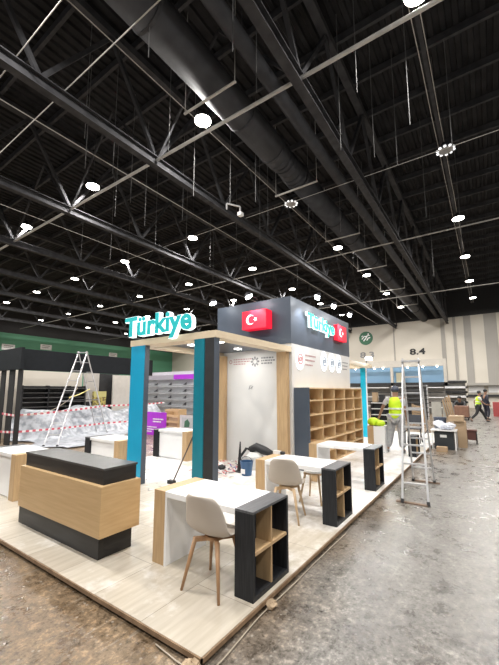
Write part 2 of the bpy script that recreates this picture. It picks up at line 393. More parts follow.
MB().tube([(A0, 0, 0), (A1, 0, 0)], 0.2, 16).build('duct_section', DUCTM, t, smooth=True)
for a in range(-6, 42, 4): MB().tube([(a, 0, 0.18), (a, 0, 2.7)], 0.01, 5).build('hanger', STEEL, t)

# cables and hanging wires
WIRE = mat('wire_grey', (.10, .10, .10), (.15, .15, .15), .7, spec=.2)
def cable(pts, r, label, m=STEELL, name='ceiling_cable', cat='cable', group=None):
    return tag(MB().tube(pts, r, 6).build(name, m), label, cat, group)
cable([(-4, 6.67, 9.9), (42, 6.75, 9.9)], 0.012, 'thin straight cable along the hall just left of the big duct')
cable([(-4, 10.5, 9.75), (42, 10.5, 9.75)], 0.014, 'thin straight cable along the hall over the Türkiye letters')
cable([(-4, 16.6, 9.7), (42, 16.6, 9.7)], 0.014, 'thin straight cable along the hall above the left ladder')
cable([(3.95, -10, 9.72), (3.95, 40, 9.72)], 0.016, 'bright thin cable across the hall, second nearest overhead')
cable([(2.8, -10, 9.72), (2.8, 40, 9.72)], 0.014, 'bright thin cable across the hall, nearest overhead')
cable([(12.3, -10, 9.75), (12.3, 40, 9.75)], 0.012, 'thin cable across the hall above the tower')
g = 'thin hanging wires under the roof'
for i, (a, b_, z) in enumerate(((5.0, 3.9, 8.8), (6.2, 4.1, 8.9), (7.9, 2.2, 9.2), (9.0, 1.2, 8.6), (11.0, 1.9, 8.9), (13.0, 5.9, 8.7), (9.4, 7.4, 8.7), (6.4, 7.4, 8.9), (6.0, 9.6, 8.8), (8.4, 11.0, 8.4), (12.5, 8.1, 8.6), (15.0, 3.7, 8.8), (17.5, 0.55, 7.6), (12.0, 12.3, 8.5), (10.0, 15.8, 8.6), (18.0, 7.9, 8.7), (22.0, 2.2, 8.4), (20, 10.0, 8.6), (4.2, 5.6, 9.0), (4.8, 9.2, 9.1), (5.4, 10.2, 8.9), (7.2, 10.3, 8.6), (7.7, 12.0, 8.8), (9.6, 10.1, 8.9), (10.6, 13.0, 8.9), (8.2, 8.1, 8.6), (9.9, 6.6, 8.7), (11.9, 7.3, 8.8), (13.1, 9.9, 8.7), (14.4, 5.0, 8.9), (8.9, 3.0, 8.6), (10.2, 2.4, 8.9), (11.3, 0.4, 8.9), (14.8, 1.6, 8.7), (16.0, 4.4, 8.6), (14.2, 12.6, 8.8), (17, 14.8, 8.7), (19, 5.9, 8.9), (9.3, 17.4, 8.9), (12.8, 18.3, 8.8))):
    cable([(a, b_, z), (a, b_, 13.06)], 0.011, 'thin grey wire hanging straight down from the black roof', WIRE, 'hanging_wire', 'wire', g)
t = thing('lamp_trunking', 'slim grey lamp trunking with twin cables along the right-hand row of ceiling lamps', 'trunking', (2.0, 0.82, 10.95))
MB().box(0, 40, -.05, .05, 0, .05).build('tray', STEEL, t)
for y in (-.09, .12): MB().tube([(a_ * 2.0, y, -.10 * (a_ % 2)) for a_ in range(21)], .012, 5).build('cable', STEELL, t)
for a_ in range(1, 40, 3): MB().tube([(a_, 0, .05), (a_, 0, 2.08)], .008, 5).build('hanger', WIRE, t)
t = thing('cable_tray', 'red-edged cable tray with clamps along the truss left of the duct', 'cable tray', (0, 8.98, 9.62))
MB().box(1.0, 40, 0.0, 0.06, 0.0, 0.03).build('rail', mat('red_oxide', (0.35, 0.1, 0.09)), t)
for a in (5.2, 7.2, 9.9, 10.2, 10.5, 13.0):
    MB().box(a, a + 0.09, -0.05, 0.12, -0.05, 0.14).build('clamp', WHITE, t)
t = thing('ceiling_speaker', 'white clamp bracket fixture hanging from the truss above the tower', 'bracket', (10.2, 8.2, 9.05))
MB().bar((0, 0, .25), (.5, -.3, .25), .05, .05).bar((0, 0, .25), (0, 0, 0), .05, .05).bar((.5, -.3, .25), (.5, -.3, -.02), .05, .05).build('frame', ALU, t)
MB().box(0.42, 0.62, -.4, -.22, -0.14, 0).build('head', WHITE, t)

# hall lamps
def make_lamp(on):
    t = thing('high_bay_lamp', 'x', 'ceiling lamp', (0, 0, 10.5), group='round lamps hanging from the roof')
    MB().lathe([(0.20, 0.02), (0.27, 0.03), (0.28, 0.10), (0.20, 0.16), (0.12, 0.30), (0.05, 0.34)], n=20).build('housing', BLACKM if on else STEEL, t)
    if on:
        MB().lathe([(0.265, 0.0), (0.265, 0.028)], n=20).build('diffuser', LAMPE, t)
    else:
        MB().lathe([(0.22, 0.0), (0.22, 0.028)], n=20).build('diffuser', LAMPOFF, t)
        r = MB()
        for k_ in range(10):
            a = 2 * PI * k_ / 10; r.ball((0.27 * math.cos(a), 0.27 * math.sin(a), 0.02), (0.06, 0.06, 0.04), 6, 4)
        r.build('lens_ring', LAMPRING, t)
    MB().tube([(0, 0, 0.33), (0, 0, 2.56)], 0.012, 6).build('suspension_rod', STEEL, t)
    return t
rows = ['the row above the right-hand aisle', 'the row beside the big duct', 'the first row left of the big duct', 'the second row left of the big duct',
        'the third row left of the big duct', 'the fourth row left of the big duct', 'the fifth row left of the big duct', 'the row nearest the green wall']
ords = ['nearest lamp', 'second lamp', 'third lamp', 'fourth lamp', 'fifth lamp', 'farthest lamp']
on_p = make_lamp(True); off_p = make_lamp(False); first = {True: True, False: True}
for j in range(8):
    for k_ in range(6):
        a, b_ = 7.5 + 6.1 * k_, 0.7 + 6.36 * j
        on = not (k_ == 1 and j in (0, 1))
        src = on_p if on else off_p
        lab = ('glowing round %s of ' if on else 'unlit ring-shaped %s of ') % ords[k_] + rows[j]
        if first[on]: o = src; o.location = (a, b_, 10.5); o['label'] = lab; first[on] = False
        else: o = dup(src, (a, b_, 10.5), 0, lab)
for j in range(-1, 7):
    for k_ in range(-2, 6):
        if k_ == 1 and j in (0, 1): continue
        light('lamp_light', 'AREA', (7.5 + 6.1 * k_, 0.7 + 6.36 * j, 10.48), LAMP_W, (1.0, 0.965, 0.92), 0.5)

# ------------------------------------------------------------------ stand platform
PF = 0.07
t = thing('exhibition_platform', 'low pale laminate platform carrying the whole stand', 'platform', (1.83, 1.645, 0))
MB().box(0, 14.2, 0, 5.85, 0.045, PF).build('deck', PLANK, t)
MB().box(0.04, 14.16, 0.03, 5.81, 0.0, 0.045).build('base', mat('raw_board', (0.06, 0.035, 0.02), (0.10, 0.06, 0.035), 0.8), t)
e = MB(); e.box(-0.012, 0, -0.012, 5.85, 0.035, PF - .002); e.box(-0.012, 14.2, -0.012, 0, 0.035, PF - .002)
e.build('edge_strip', mat('edge_ply', (0.30, 0.20, 0.12), (0.18, 0.11, 0.06), 0.7, scale=12), t)

# canopy portal: pillars, ring beams, columns
HALO = mat('underside_oak', (0.66, 0.54, 0.38), (0.72, 0.60, 0.44), 0.5, scale=4, stretch=(1, 1, 5))
t = thing('canopy_portal', 'teal and black front pillars with an oak ring beam joining the tower', 'portal', (4.25, 3.62, PF))
H = 2.65 - PF
p = MB().box(0, 0.10, 1.78, 2.20, 0, H).build('pillar', TEAL, t)
MB().box(0.0, 0.10, 1.765, 1.78, 0, H).build('side_strip', NAVY, p)
p = MB().box(0, 0.10, 0.25, 0.48, 0, H).build('pillar', TEALD, t)
MB().box(0.02, 0.10, 0.235, 0.25, 0, H).build('joint', WHITE, p)
p = MB().box(0, 0.10, 0.035, 0.235, 0, H).build('pillar', BLACKM, t)
MB().box(0.0, 0.12, 0.02, 0.035, 0, H).build('side_strip', NAVY, p)
MB().box(0, 0.34, 0, 2.24, H, H + 0.12).build('front_beam', HALO, t, bevel=.004)
MB().box(0.34, 2.62, 0, 0.28, H, H + 0.12).build('side_beam', HALO, t)
MB().box(0.34, 2.62, 1.96, 2.24, H, H + 0.12).build('side_beam', HALO, t)
MB().box(0.34, 2.62, 0.28, 1.96, H + .09, H + 0.12).build('canopy_roof', NAVY, t)
MB().box(2.50, 2.62, 0.06, 0.32, 0, H).build('column', OAK, t)
MB().box(2.50, 2.62, 1.84, 2.14, 0, H).build('column', OAK, t)

# letters over the front beam
def letters(label, origin, ax, wdt, hgt, m, m2, dep=0.09, loc=None):
    t = thing('illuminated_letters', label, 'letter sign', origin)
    text_obj('letter_body', 'Türkiye', m2, t, (0, 0, 0), ax[0], ax[1], wdt, hgt, dep, 0.05)
    text_obj('letter_face', 'Türkiye', m, t, (0.012 * ax[0][0] , 0.012 * ax[0][1], 0.008), ax[0], ax[1], wdt - .024, hgt - .016, 0.012, 0.03, front=dep)
    return t
letters('glowing teal letters reading Türkiye standing on the front beam', (4.24, 5.92, PF + H + 0.05), FR, 1.86, 0.52, LETT, LETW)
MB_l = MB()

# tower
T0, T1, TB0, TB1 = 6.87, 10.83, 3.62, 5.80
t = thing('tower_block', 'tall central tower with slate upper box and white walls', 'tower', (T0, TB0, PF))
b = MB(); b.box(0, T1 - T0, 0, TB1 - TB0, 2.85 - PF, 3.95 - PF); b.build('upper_box', NAVY, t)
b = MB(); b.box(0.02, T1 - T0 - .02, 0.0, 0.06, 0.0, 2.85 - PF); b.build('side_wall', WALLW, t)
b = MB(); b.box(0.02, 0.10, 0.06, TB1 - TB0, 0, 2.85 - PF); b.build('logo_wall', WALLW, t)
b = MB(); b.box(0.1, T1 - T0 - .02, TB1 - TB0 - .06, TB1 - TB0, 0, 2.85 - PF); b.box(T1 - T0 - .1, T1 - T0 - .02, .06, TB1 - TB0 - .06, 0, 2.85 - PF); b.build('rear_wall', WALLW, t)

def flag_box(label, origin, ux, wdt, hgt, dep):
    """lightbox whose face has its lower left corner at origin, facing ux x z"""
    t = thing('flag_lightbox', label, 'flag sign', origin)
    U = Vector(ux); N = U.cross(Vector(Z_AX))
    MB().prism([(0, 0), (wdt, 0), (wdt, hgt), (0, hgt)], (0, 0, 0), ux, Z_AX, -dep).build('box', REDL, t)
    c = MB(); n = 28; cx, cy = wdt * 0.36, hgt * 0.5; r1, r2 = hgt * 0.27, hgt * 0.215; sh = hgt * 0.075
    outer = []; inner = []
    # crescent: big disc minus a smaller one shifted to the right
    xi = (r1 * r1 - r2 * r2 + sh * sh) / (2 * sh); th = math.acos(max(-1, min(1, xi / r1))); ti = math.acos(max(-1, min(1, (xi - sh) / r2)))
    for i in range(n + 1):
        a = th + (2 * PI - 2 * th) * i / n; outer.append((cx + r1 * math.cos(a), cy + r1 * math.sin(a)))
        a = ti + (2 * PI - 2 * ti) * i / n; inner.append((cx + sh + r2 * math.cos(a), cy + r2 * math.sin(a)))
    for i in range(n):
        c.prism([inner[i], outer[i], outer[i + 1], inner[i + 1]], N * 0.002, ux, Z_AX, 0.006)
    sx, sy, rs = wdt * 0.36 + hgt * 0.33, hgt * 0.5, hgt * 0.13
    star = [(sx + (rs if i % 2 == 0 else rs * .4) * math.cos(PI + i * PI / 5), sy + (rs if i % 2 == 0 else rs * .4) * math.sin(PI + i * PI / 5)) for i in range(10)]
    c.prism(star, N * 0.002, ux, Z_AX, 0.006)
    c.build('crescent_and_star', FLAGW, t)
    return t
flag_box('red flag lightbox with crescent on the front of the slate tower', (6.60, 4.80, 3.23), NB, 0.68, 0.44, 0.268)
flag_box('red flag lightbox with crescent after the letters on the tower side', (9.52, 3.50, 3.25), A_AX, 0.74, 0.45, 0.118)
letters('green and white letters reading Türkiye on the side of the slate tower', (7.62, 3.615, 3.24), SD, 1.80, 0.48, LETG, LETW, 0.06)

def ring(b, c, ux, r0, r1, th, n=24, mi=0):
    U = Vector(ux); N = U.cross(Vector(Z_AX))
    for i in range(n):
        a0, a1 = 2 * PI * i / n, 2 * PI * (i + 1) / n
        b.prism([(r0 * math.cos(a0), r0 * math.sin(a0)), (r1 * math.cos(a0), r1 * math.sin(a0)), (r1 * math.cos(a1), r1 * math.sin(a1)), (r0 * math.cos(a1), r0 * math.sin(a1))], Vector(c), ux, Z_AX, th, mi)
def disc(b, c, ux, r, th, n=28, mi=0, sy=1.0):
    b.prism([(r * math.cos(2 * PI * i / n), sy * r * math.sin(2 * PI * i / n)) for i in range(n)], c, ux, Z_AX, th, mi)
def text_lines(b, o, ux, lens, h, gap, th=0.003, mi=0):
    rnd = random.Random(3)
    for i, ln in enumerate(lens):
        x = 0
        while x < ln:
            wd = min(ln - x, rnd.uniform(0.03, 0.09))
            b.prism([(x, 0), (x + wd, 0), (x + wd, h), (x, h)], Vector(o) - Vector((0, 0, i * (h + gap))), ux, Z_AX, th, mi); x += wd + 0.018
# print on the white logo wall (faces the front)
t = thing('wall_logo', 'pale red emblem and three faint text lines at left on the logo wall', 'logo', (T0 + .018, 5.42, 2.5))
b = MB(); ring(b, (0, -0.06, 0), NB, 0.03, 0.05, 0.003); b.build('emblem', INKR, t)
b = MB(); text_lines(b, (0, -0.15, 0.04), NB, (0.55, 0.5, 0.36), 0.028, 0.03); b.build('text', INKR, t)
t = thing('wall_logo', 'grey round emblem with text lines at right on the logo wall', 'logo', (T0 + .018, 4.62, 2.48))
b = MB(); ring(b, (0, 0, 0), NB, 0.055, 0.075, 0.003)
for i in range(8):
    a = 2 * PI * i / 8; disc(b, (0, -0.1 * math.cos(a), 0.1 * math.sin(a)), NB, 0.026, 0.003, 8)
b.build('emblem', INKG, t)
b = MB(); text_lines(b, (0, -0.18, 0.06), NB, (0.34, 0.38, 0.3), 0.034, 0.03); b.build('text', INKG, t)
t = thing('wall_logo', 'small faint grey mark in the middle of the logo wall', 'logo', (T0 + .018, 4.74, 1.86))
b = MB(); b.bar((0, .06, -.05), (0, .02, .05), .004, .02); b.bar((0, -.03, -.05), (0, -.03, .06), .004, .02); b.bar((0, .02, -.03), (0, -.06, .02), .004, .016); b.build('mark', INKG, t)
# halo-lit logos on the white side wall (faces the aisle)
def halo_logo(label, a, z, m):
    t = thing('halo_logo', label, 'lit logo', (a, TB0, z), group='halo-lit round logos on the tower side')
    b = MB(); disc(b, (0, -0.004, 0), A_AX, 0.2, 0.01, 28, 0, 1.3); b.build('glow_plate', GLOW, t)
    b = MB(); ring(b, (0, -0.014, 0), A_AX, 0.10, 0.135, 0.02); ring(b, (0, -0.014, 0), A_AX, 0.03, 0.06, 0.02); b.build('emblem', m, t)
    return t
halo_logo('round pinkish halo-lit logo nearest the tower corner', 7.28, 2.52, mat('pale_pink', (0.6, 0.34, 0.33)))
halo_logo('first of three pale halo-lit logos in a row under the letters', 8.72, 2.56, mat('pale_grey', (0.36, 0.40, 0.45)))
halo_logo('middle of three pale halo-lit logos in a row under the letters', 9.28, 2.56, MATS['pale_grey'])
halo_logo('last of three pale halo-lit logos, under the flag lightbox', 9.82, 2.56, MATS['pale_grey'])
t = thing('wall_lettering', 'three short grey text lines beside the pinkish halo-lit logo', 'lettering', (7.58, TB0 - .001, 2.62))
b = MB(); text_lines(b, (0, 0, 0), A_AX, (0.62, 0.56, 0.42), 0.035, 0.08); b.build('text', INKR, t)
t = thing('wall_lettering', 'faint grey text lines right of the last halo-lit logo', 'lettering', (10.15, TB0 - .001, 2.62))
b = MB(); text_lines(b, (0, 0, 0), A_AX, (0.5, 0.45, 0.4), 0.03, 0.07); b.build('text', INKG, t)

# arm spotlights on the tower
def spot(label, base, head, target, energy, ang=R(75)):
    t = thing('arm_spotlight', label, 'spotlight', base, group='arm spotlights on top of the tower')
    hd = Vector(head) - Vector(base)
    MB().tube([(0, 0, 0), (hd.x * .3, hd.y * .3, hd.z + .05), (hd.x * .9, hd.y * .9, hd.z + .04)], 0.012, 6).build('arm', STEEL, t)
    d = (Vector(target) - Vector(head)).normalized(); s_ = d.cross(Vector(Z_AX)).normalized()
    MB().bar(hd - d * .05 - s_ * .11, hd - d * .05 + s_ * .11, 0.10, 0.06).build('head', STEEL, t)
    MB().bar(hd + d * .01 - s_ * .11, hd + d * .01 + s_ * .11, 0.10, 0.05, up=tuple(d)).build('lens', SPOTE, t)
    o = light('spot_light', 'SPOT', tuple(Vector(head) + d * 0.06), energy, (0.9, 0.95, 1.0), 0.06, target=target, spot=ang)
    return t
for a, lab in ((7.45, 'arm spotlight over the tower side, nearest the corner'), (8.5, 'middle arm spotlight over the tower side'), (9.75, 'farthest arm spotlight over the tower side')):
    spot(lab, (a, TB0 + .1, 3.95), (a - .02, TB0 - 0.42, 3.98), (a - .2, TB0 + .0, 3.2), 60)
spot('arm spotlight over the flag on the tower front', (6.97, 4.55, 3.95), (6.45, 4.5, 3.98), (6.7, 4.3, 3.2), 70)
spot('arm spotlight on the tower front left of the flag', (6.97, 5.6, 3.95), (6.45, 5.6, 3.98), (6.6, 5.5, 3.0), 10)

# added fill lights to brighten the stand (slim panels set into the canopy roof)
for i, (a, b_) in enumerate(((5.2, 4.3), (5.2, 5.1), (6.3, 4.7))):
    t = thing('canopy_fill', 'added flush square downlight in the canopy roof, %s' % ('nearest the black pillar', 'nearest the teal pillar', 'nearest the logo wall')[i], 'fill_light', (a, b_, PF + H + .088))
    MB().box(-.06, .06, -.06, .06, -.012, 0).build('panel', LAMPE, t)
    light('fill_light', 'AREA', (a, b_, PF + H + .07), 9, (1, .97, .93), .12)

# bookcase along the tower side
KA0, KB0, KB1, KA1 = 6.95, 3.25, 3.615, 10.75
t = thing('cubby_bookcase', 'wide oak cubbyhole bookcase with slate end along the tower side', 'bookcase', (KA0, KB0, PF))
LK = KA1 - KA0; KD = KB1 - KB0; KH = 1.85 - PF
MB().box(0, 0.04, 0, KD, 0, KH).build('end_panel', NAVY, t)
MB().box(LK - .04, LK, 0, KD, 0, KH).build('end_panel', OAKB, t)
MB().box(0.04, LK - .04, KD - .02, KD, 0, KH).build('back_panel', OAKB, t)
MB().box(0.04, LK - .04, 0, KD - .02, KH - .03, KH).build('top_board', OAKB, t)
for z in (0.0, 0.28, 0.55, 0.845, 1.16, 1.477):
    MB().box(0.04, LK - .04, 0, KD - .02, z, z + .025).build('shelf', OAKB, t)
for i in range(1, 5):
    x = LK * i / 5
    MB().box(x - .012, x + .012, 0.001, KD - .02, 0.02, KH - .03).build('divider', OAKB, t)

# rear portal
t = thing('canopy_portal', 'cyan rear pillar and oak beam beyond the bookcase', 'portal', (13.3, 3.62, PF))
p = MB().box(0, 0.1, 0.23, 0.43, 0, H).build('pillar', TEALB, t)
MB().box(0, 0.1, 0.21, 0.23, 0, H).build('side_strip', WHITE, p)
MB().box(0, 0.1, 1.8, 2.2, 0, H).build('pillar', TEALB, t)
MB().box(-.24, 0.1, 0, 2.24, H, H + 0.12).build('rear_beam', HALO, t)
MB().box(-2.47, -.24, 0, 0.28, H, H + 0.12).build('side_beam', HALO, t)
MB().box(-2.47, -.24, 1.96, 2.24, H, H + 0.12).build('side_beam', HALO, t)
spot('arm spotlight glaring over the rear portal beam', (13.1, 3.75, PF + H + .12), (12.75, 3.55, PF + H + .3), (11.6, 3.4, 2.2), 30)

# ------------------------------------------------------------------ reception counter
t = thing('reception_counter', 'black reception counter with honey-veneer belt at the platform edge', 'counter', (2.12, 3.29, PF))
MB().box(0.055, 0.45, 0.09, 1.91, 0, 0.26).build('plinth', COUNTERD, t)
MB().box(0.0, 0.48, 0.0, 1.83, 0.235, 0.735).build('belt', BELT, t, bevel=.003)
MB().box(0.05, 0.45, 0.05, 1.80, 0.735, 0.895).build('upper_body', COUNTERD, t)
MB().box(0.04, 0.46, 0.04, 1.81, 0.88, 0.903).build('countertop', mat('counter_top', (0.035, 0.035, 0.035), (0.06, 0.06, 0.06), 0.25, scale=9, rough2=.4, spec=.4), t)

# ------------------------------------------------------------------ desks
DT = mat('desk_shelf_top', (0.06, 0.063, 0.07), (0.11, 0.113, 0.12), 0.4, scale=6, stretch=(1, 6, 1))
def make_desk(label, modesty, group, loc, rz):
    t = thing('display_desk', label, 'desk', loc, rz, group)
    b = MB(); b.box(0, .03, 0, .19, 0, .68); b.box(.57, .60, 0, .19, 0, .68); b.box(.03, .57, 0, .19, 0, .04); b.box(.03, .57, .165, .19, .04, .68)
    u = b.build('shelf_unit', DARKWOOD, t)
    MB().box(0, .60, 0, .19, .68, .70).build('top_board', DT, u)
    MB().box(.29, .308, .004, .165, .04, .68).build('divider', OAK, u)
    MB().box(.03, .57, .002, .165, .345, .37).build('shelf', OAKH, u)
    MB().box(0, .60, .19, 1.05, .645, .70).build('tabletop', WHITE, t, bevel=.003)
    MB().box(0, .60, 1.07, 1.23, 0, .70).build('leg_panel', OAK, t, bevel=.003)
    MB().box(0.004, .596, 1.045, 1.07, 0, .699).build('inner_panel', WHITE, t)
    if modesty: MB().box(.54, .56, .19, 1.045, .02, .645).build('modesty_panel', WHITE, t)
    return t
gr = 'white desks with oak and black ends'
d0 = make_desk('white desk with oak end and black cubby end, nearest the platform corner', False, gr, (2.48, 1.685, PF), 0)
dup(d0, (4.375, 1.70, PF), 0, 'white desk behind the nearest desk, second along the platform edge')
dup(d0, (6.26, 1.72, PF), 0, 'white desk in front of the oak bookcase, third along the platform edge')
d1 = make_desk('white desk behind the black counter at the left edge of the platform', True, gr, (3.08, 7.42, PF), PI)
dup(d1, (4.92, 7.42, PF), PI, 'white desk left of the teal pillar, second along the far platform edge')
dup(d1, (6.82, 7.42, PF), PI, 'white desk seen between the two front pillars, by the purple sign')
t = thing('podium_unit', 'white podium unit with oak end beside the worker in yellow vest', 'podium', (10.15, 2.48, PF))
MB().box(0, .55, 0, .30, 0, .72).build('body', WHITE, t); MB().box(0, .55, .30, .47, 0, .72).build('end_panel', OAK, t)
t = thing('cubby_unit', 'small dark cubby unit seen through the right-hand stepladder', 'shelf unit', (10.0, 1.68, PF))
b = MB(); b.box(0, .03, 0, .19, 0, .5); b.box(.57, .6, 0, .19, 0, .5); b.box(.03, .57, 0, .19, 0, .03); b.box(.03, .57, .165, .19, .03, .5); b.box(0, .6, 0, .19, .5, .52)
b.build('frame', DARKWOOD, t); MB().box(.29, .31, .003, .165, .03, .5).build('divider', OAK, t)

# ------------------------------------------------------------------ chairs
def shell_mesh():
    prof = [(.235, .435, .17), (.20, .452, .205), (.12, .448, .225), (0, .438, .235), (-.07, .442, .237), (-.125, .475, .236), (-.165, .55, .23), (-.203, .64, .217), (-.24, .73, .197), (-.268, .80, .17), (-.276, .825, .125)]
    nu = 9; b = MB(); vs = []; fs = []
    for i, (x, z, wd) in enumerate(prof):
        for k_ in range(nu):
            u = -1 + 2 * k_ / (nu - 1); back = max(0, min(1, (z - .46) / .2)); edge = abs(u) ** 3
            vs.append((x + back * .07 * u * u + (1 - back) * 0, u * wd, z + (1 - back) * .05 * edge * (1 if 0 < i else .4) - back * (.012 * edge if i > 8 else 0)))
    for i in range(len(prof) - 1):
        for k_ in range(nu - 1): fs.append((i * nu + k_, i * nu + k_ + 1, (i + 1) * nu + k_ + 1, (i + 1) * nu + k_))
    return b.add(vs, fs)
def make_chair(label, loc, rz, legm):
    t = thing('shell_chair', label, 'chair', loc, rz, 'beige shell chairs at the desks')
    o = shell_mesh().build('seat_shell', SHELL, t, smooth=True)
    m_ = o.modifiers.new('thick', 'SOLIDIFY'); m_.thickness = .014; m_.offset = 0
    m_ = o.modifiers.new('round', 'SUBSURF'); m_.levels = 1; m_.render_levels = 1
    b = MB(); b.bar((-.12, -.12, .405), (.12, .12, .405), .035, .035); b.bar((-.12, .12, .405), (.12, -.12, .405), .035, .035); b.lathe([(.09, .405), (.09, .432)], n=12)
    b.build('under_frame', legm, t)
    for sx in (-1, 1):
        for sy in (-1, 1):
            MB().tube([(sx * .12, sy * .12, .42), (sx * .20, sy * .20, 0)], [.021, .012], 8).build('leg', legm, t, smooth=True)
    return t
c0 = make_chair('beige shell chair on brown wooden legs at the nearest desk', (2.50, 2.115, PF), R(3), BEECH)
make_chair('beige shell chair on light wooden legs at the second desk', (4.30, 2.36, PF), R(14), BEECHL)
t = thing('low_stool', 'low pale stool on wooden legs behind the second desk', 'stool', (5.20, 2.36, PF))
MB().lathe([(.15, .44), (.17, .45), (.17, .475), (.15, .485)], n=20).build('seat', WHITE, t)
MB().box(-.13, .13, -.13, .13, .41, .44).build('under_frame', BEECHL, t)
for sx in (-1, 1):
    for sy in (-1, 1): MB().tube([(sx * .11, sy * .11, .42), (sx * .18, sy * .18, 0)], [.02, .013], 8).build('leg', BEECHL, t)

# ------------------------------------------------------------------ ladders
def ladder(label, f, g, top, wf, n, group=None):
    """f: centre of the front feet, g: centre of the rear feet, top: hinge centre; wf: half width vector"""
    f, g, top, wf = Vector(f), Vector(g), Vector(top), Vector(wf)
    base = (f + g) / 2
    t = thing('stepladder', label, 'ladder', base, 0, group)
    f -= base; g -= base; top = top - base
    for (q, nm, off) in ((f, 'front', -1), (g, 'rear', 1)):
        for s in (-1, 1):
            a = q + wf * s; b_ = top + wf * s * .72
            d = (b_ - a).normalized()
            MB().bar(a + d * .03, b_ + d * .05, .028, .045, up=tuple((g - f).normalized())).build('rail', ALU, t)
            MB().bar(a, a + d * .06, .045, .08, up=tuple((g - f).normalized())).build('foot', BLACKM, t)
        for i in range(1, n):
            u = i / n; c = q + (top - q) * u; hw = wf * (1 - .28 * u)
            MB().bar(c - hw, c + hw, .045, .024).build('rung', ALU, t)
    MB().bar(top - wf * .85, top + wf * .85, .16, .03).build('top_cap', ALU, t)
    for s in (-1, 1):
        a = f + (top - f) * .45 + wf * s * .9; b_ = g + (top - g) * .45 + wf * s * .9
        MB().tube([a, b_], .008, 6).build('spreader', STEEL, t)
    return t
lr = ladder('tall aluminium stepladder standing in the right-hand aisle', (6.15, 1.09, 0), (7.72, 1.19, 0), (6.92, 1.17, 2.32), (-0.02, 0.185, 0), 8)
for a, nm in ((-0.785, 'front'), (0.785, 'rear')):
    MB().box(a - .03, a + .03, -.23, .23, 0, .02).build('foot_strip', mat('foot_brown', (0.16, 0.10, 0.07), (0.22, .15, .1), .8), lr)  # dark brown strip across each pair of feet
ladder('tall aluminium stepladder inside the red and white tape at left', (5.63, 11.66, 0), (8.72, 13.70, 0), (7.05, 12.62, 3.22), (0.13, -0.17, 0), 9)

# ------------------------------------------------------------------ clutter by the logo wall
t = thing('bucket', 'dark blue bucket on the floor by the logo wall', 'bucket', (5.95, 4.2, PF))
MB().lathe([(.10, 0), (.135, .27), (.142, .28), (.128, .28), (.1, .02)], n=20).build('body', mat('blue_plastic', (0.03, 0.09, 0.20), (0.04, .11, .24), .4), t)
MB().tube([(0, .135 * math.cos(a), .27 + .10 * math.sin(a)) for a in [PI * i / 10 for i in range(11)]], .005, 6).build('handle', STEEL, t)
MB().box(-.137, -.13, -.05, .05, .05, .14).build('sticker', WHITE, t)
t = thing('vacuum_cleaner', 'black drum-shaped vacuum hose and bag lying by the logo wall', 'vacuum', (6.5, 4.38, PF))
MB().lathe([(.16, 0), (.19, .05), (.19, .28), (.12, .36)], n=18).build('tank', mat('dirty_white', (0.6, .6, .58)), t)
MB().tube([(0.0, .12, .40), (.05, -.02, .47), (.08, -.22, .40), (.05, -.42, .36)], [.07, .09, .095, .06], 12).build('black_bag', BLACKM, t, smooth=True)
MB().tube([(-.05, .25, .02), (-.1, .35, .2), (0, .22, .42), (0, .1, .4)], .03, 8).build('hose', BLACKM, t, smooth=True)
t = thing('tool_stand', 'thin black upright tool leaning at the logo wall above the bucket', 'tool', (6.1, 4.5, PF))
MB().tube([(0, 0, 0), (.03, 0, .62)], [.05, .012], 8).build('shaft', BLACKM, t); MB().box(-.09, .09, -.09, .09, 0, .02).build('foot', BLACKM, t)
for i, (a, b_, s) in enumerate(((6.05, 4.95, .09), (6.3, 5.15, .07))):
    tag(MB().ball((a, b_, PF + s * .55), (s, s * 1.1, s * .55), 10, 6, 0, .2).build('crumpled_bag', (BLACKM, WHITE)[i]), ('small black crumpled bag among the debris by the logo wall', 'small white crumpled bag among the debris by the logo wall')[i], 'bag')
deb = MB(); cols = [mat('scrap_red', (.6, .12, .14)), mat('scrap_white', (.85, .85, .85)), mat('scrap_pink', (.8, .45, .45)), mat('scrap_dark', (.08, .08, .1)), mat('scrap_blue', (.15, .15, .4))]
rn = random.Random(11)
for i in range(150):
    a, b_ = rn.uniform(5.6, 6.8), rn.uniform(4.45, 5.45); an = rn.uniform(0, PI); l, w_ = rn.uniform(.03, .12), rn.uniform(.01, .04)
    z = PF + rn.uniform(.002, .05)
    deb.bar((a, b_, z), (a + l * math.cos(an), b_ + l * math.sin(an), z + rn.uniform(0, .03)), w_, .005, rn.choice((0, 1, 1, 2, 0, 3, 4)))
o = tag(deb.build('packing_scraps', cols), 'scatter of red and white packing scraps on the floor by the logo wall', 'scraps'); o['kind'] = 'stuff'
dust = MB(); rn = random.Random(5)
for i in range(170):
    a, b_ = rn.uniform(3.3, 7.2), rn.uniform(4.0, 7.3); an = rn.uniform(0, PI); l = rn.uniform(.02, .10)
    dust.bar((a, b_, PF + .003), (a + l * math.cos(an), b_ + l * math.sin(an), PF + .003), rn.uniform(.006, .03), .004, rn.choice((0, 0, 1)))
o = tag(dust.build('floor_scraps', [mat('scrap_grey', (.35, .34, .33)), MATS['scrap_white']]), 'loose grey and white shavings over the platform between the pillars', 'scraps'); o['kind'] = 'stuff'
t = thing('broom', 'dark thin broom leaning on the pillar between the desks', 'broom', (4.62, 4.92, PF))
MB().tube([(-.0, 0, .05), (-.29, -.80, 1.02)], .013, 8).build('stick', mat('broom_stick', (.10, .07, .05)), t)
MB().box(-.04, .04, -.03, .12, 0, .06).build('head', BLACKM, t)
# small items on the second desk
t = thing('tape_gun', 'small black and white tape dispenser on the second desk', 'tape dispenser', (4.93, 2.78, .77))
MB().lathe([(.03, 0), (.04, .01), (.04, .04), (.03, .045)], n=12).build('roll', BLACKM, t); MB().box(-.03, .03, .04, .16, 0, .05).build('handle', WHITE, t)

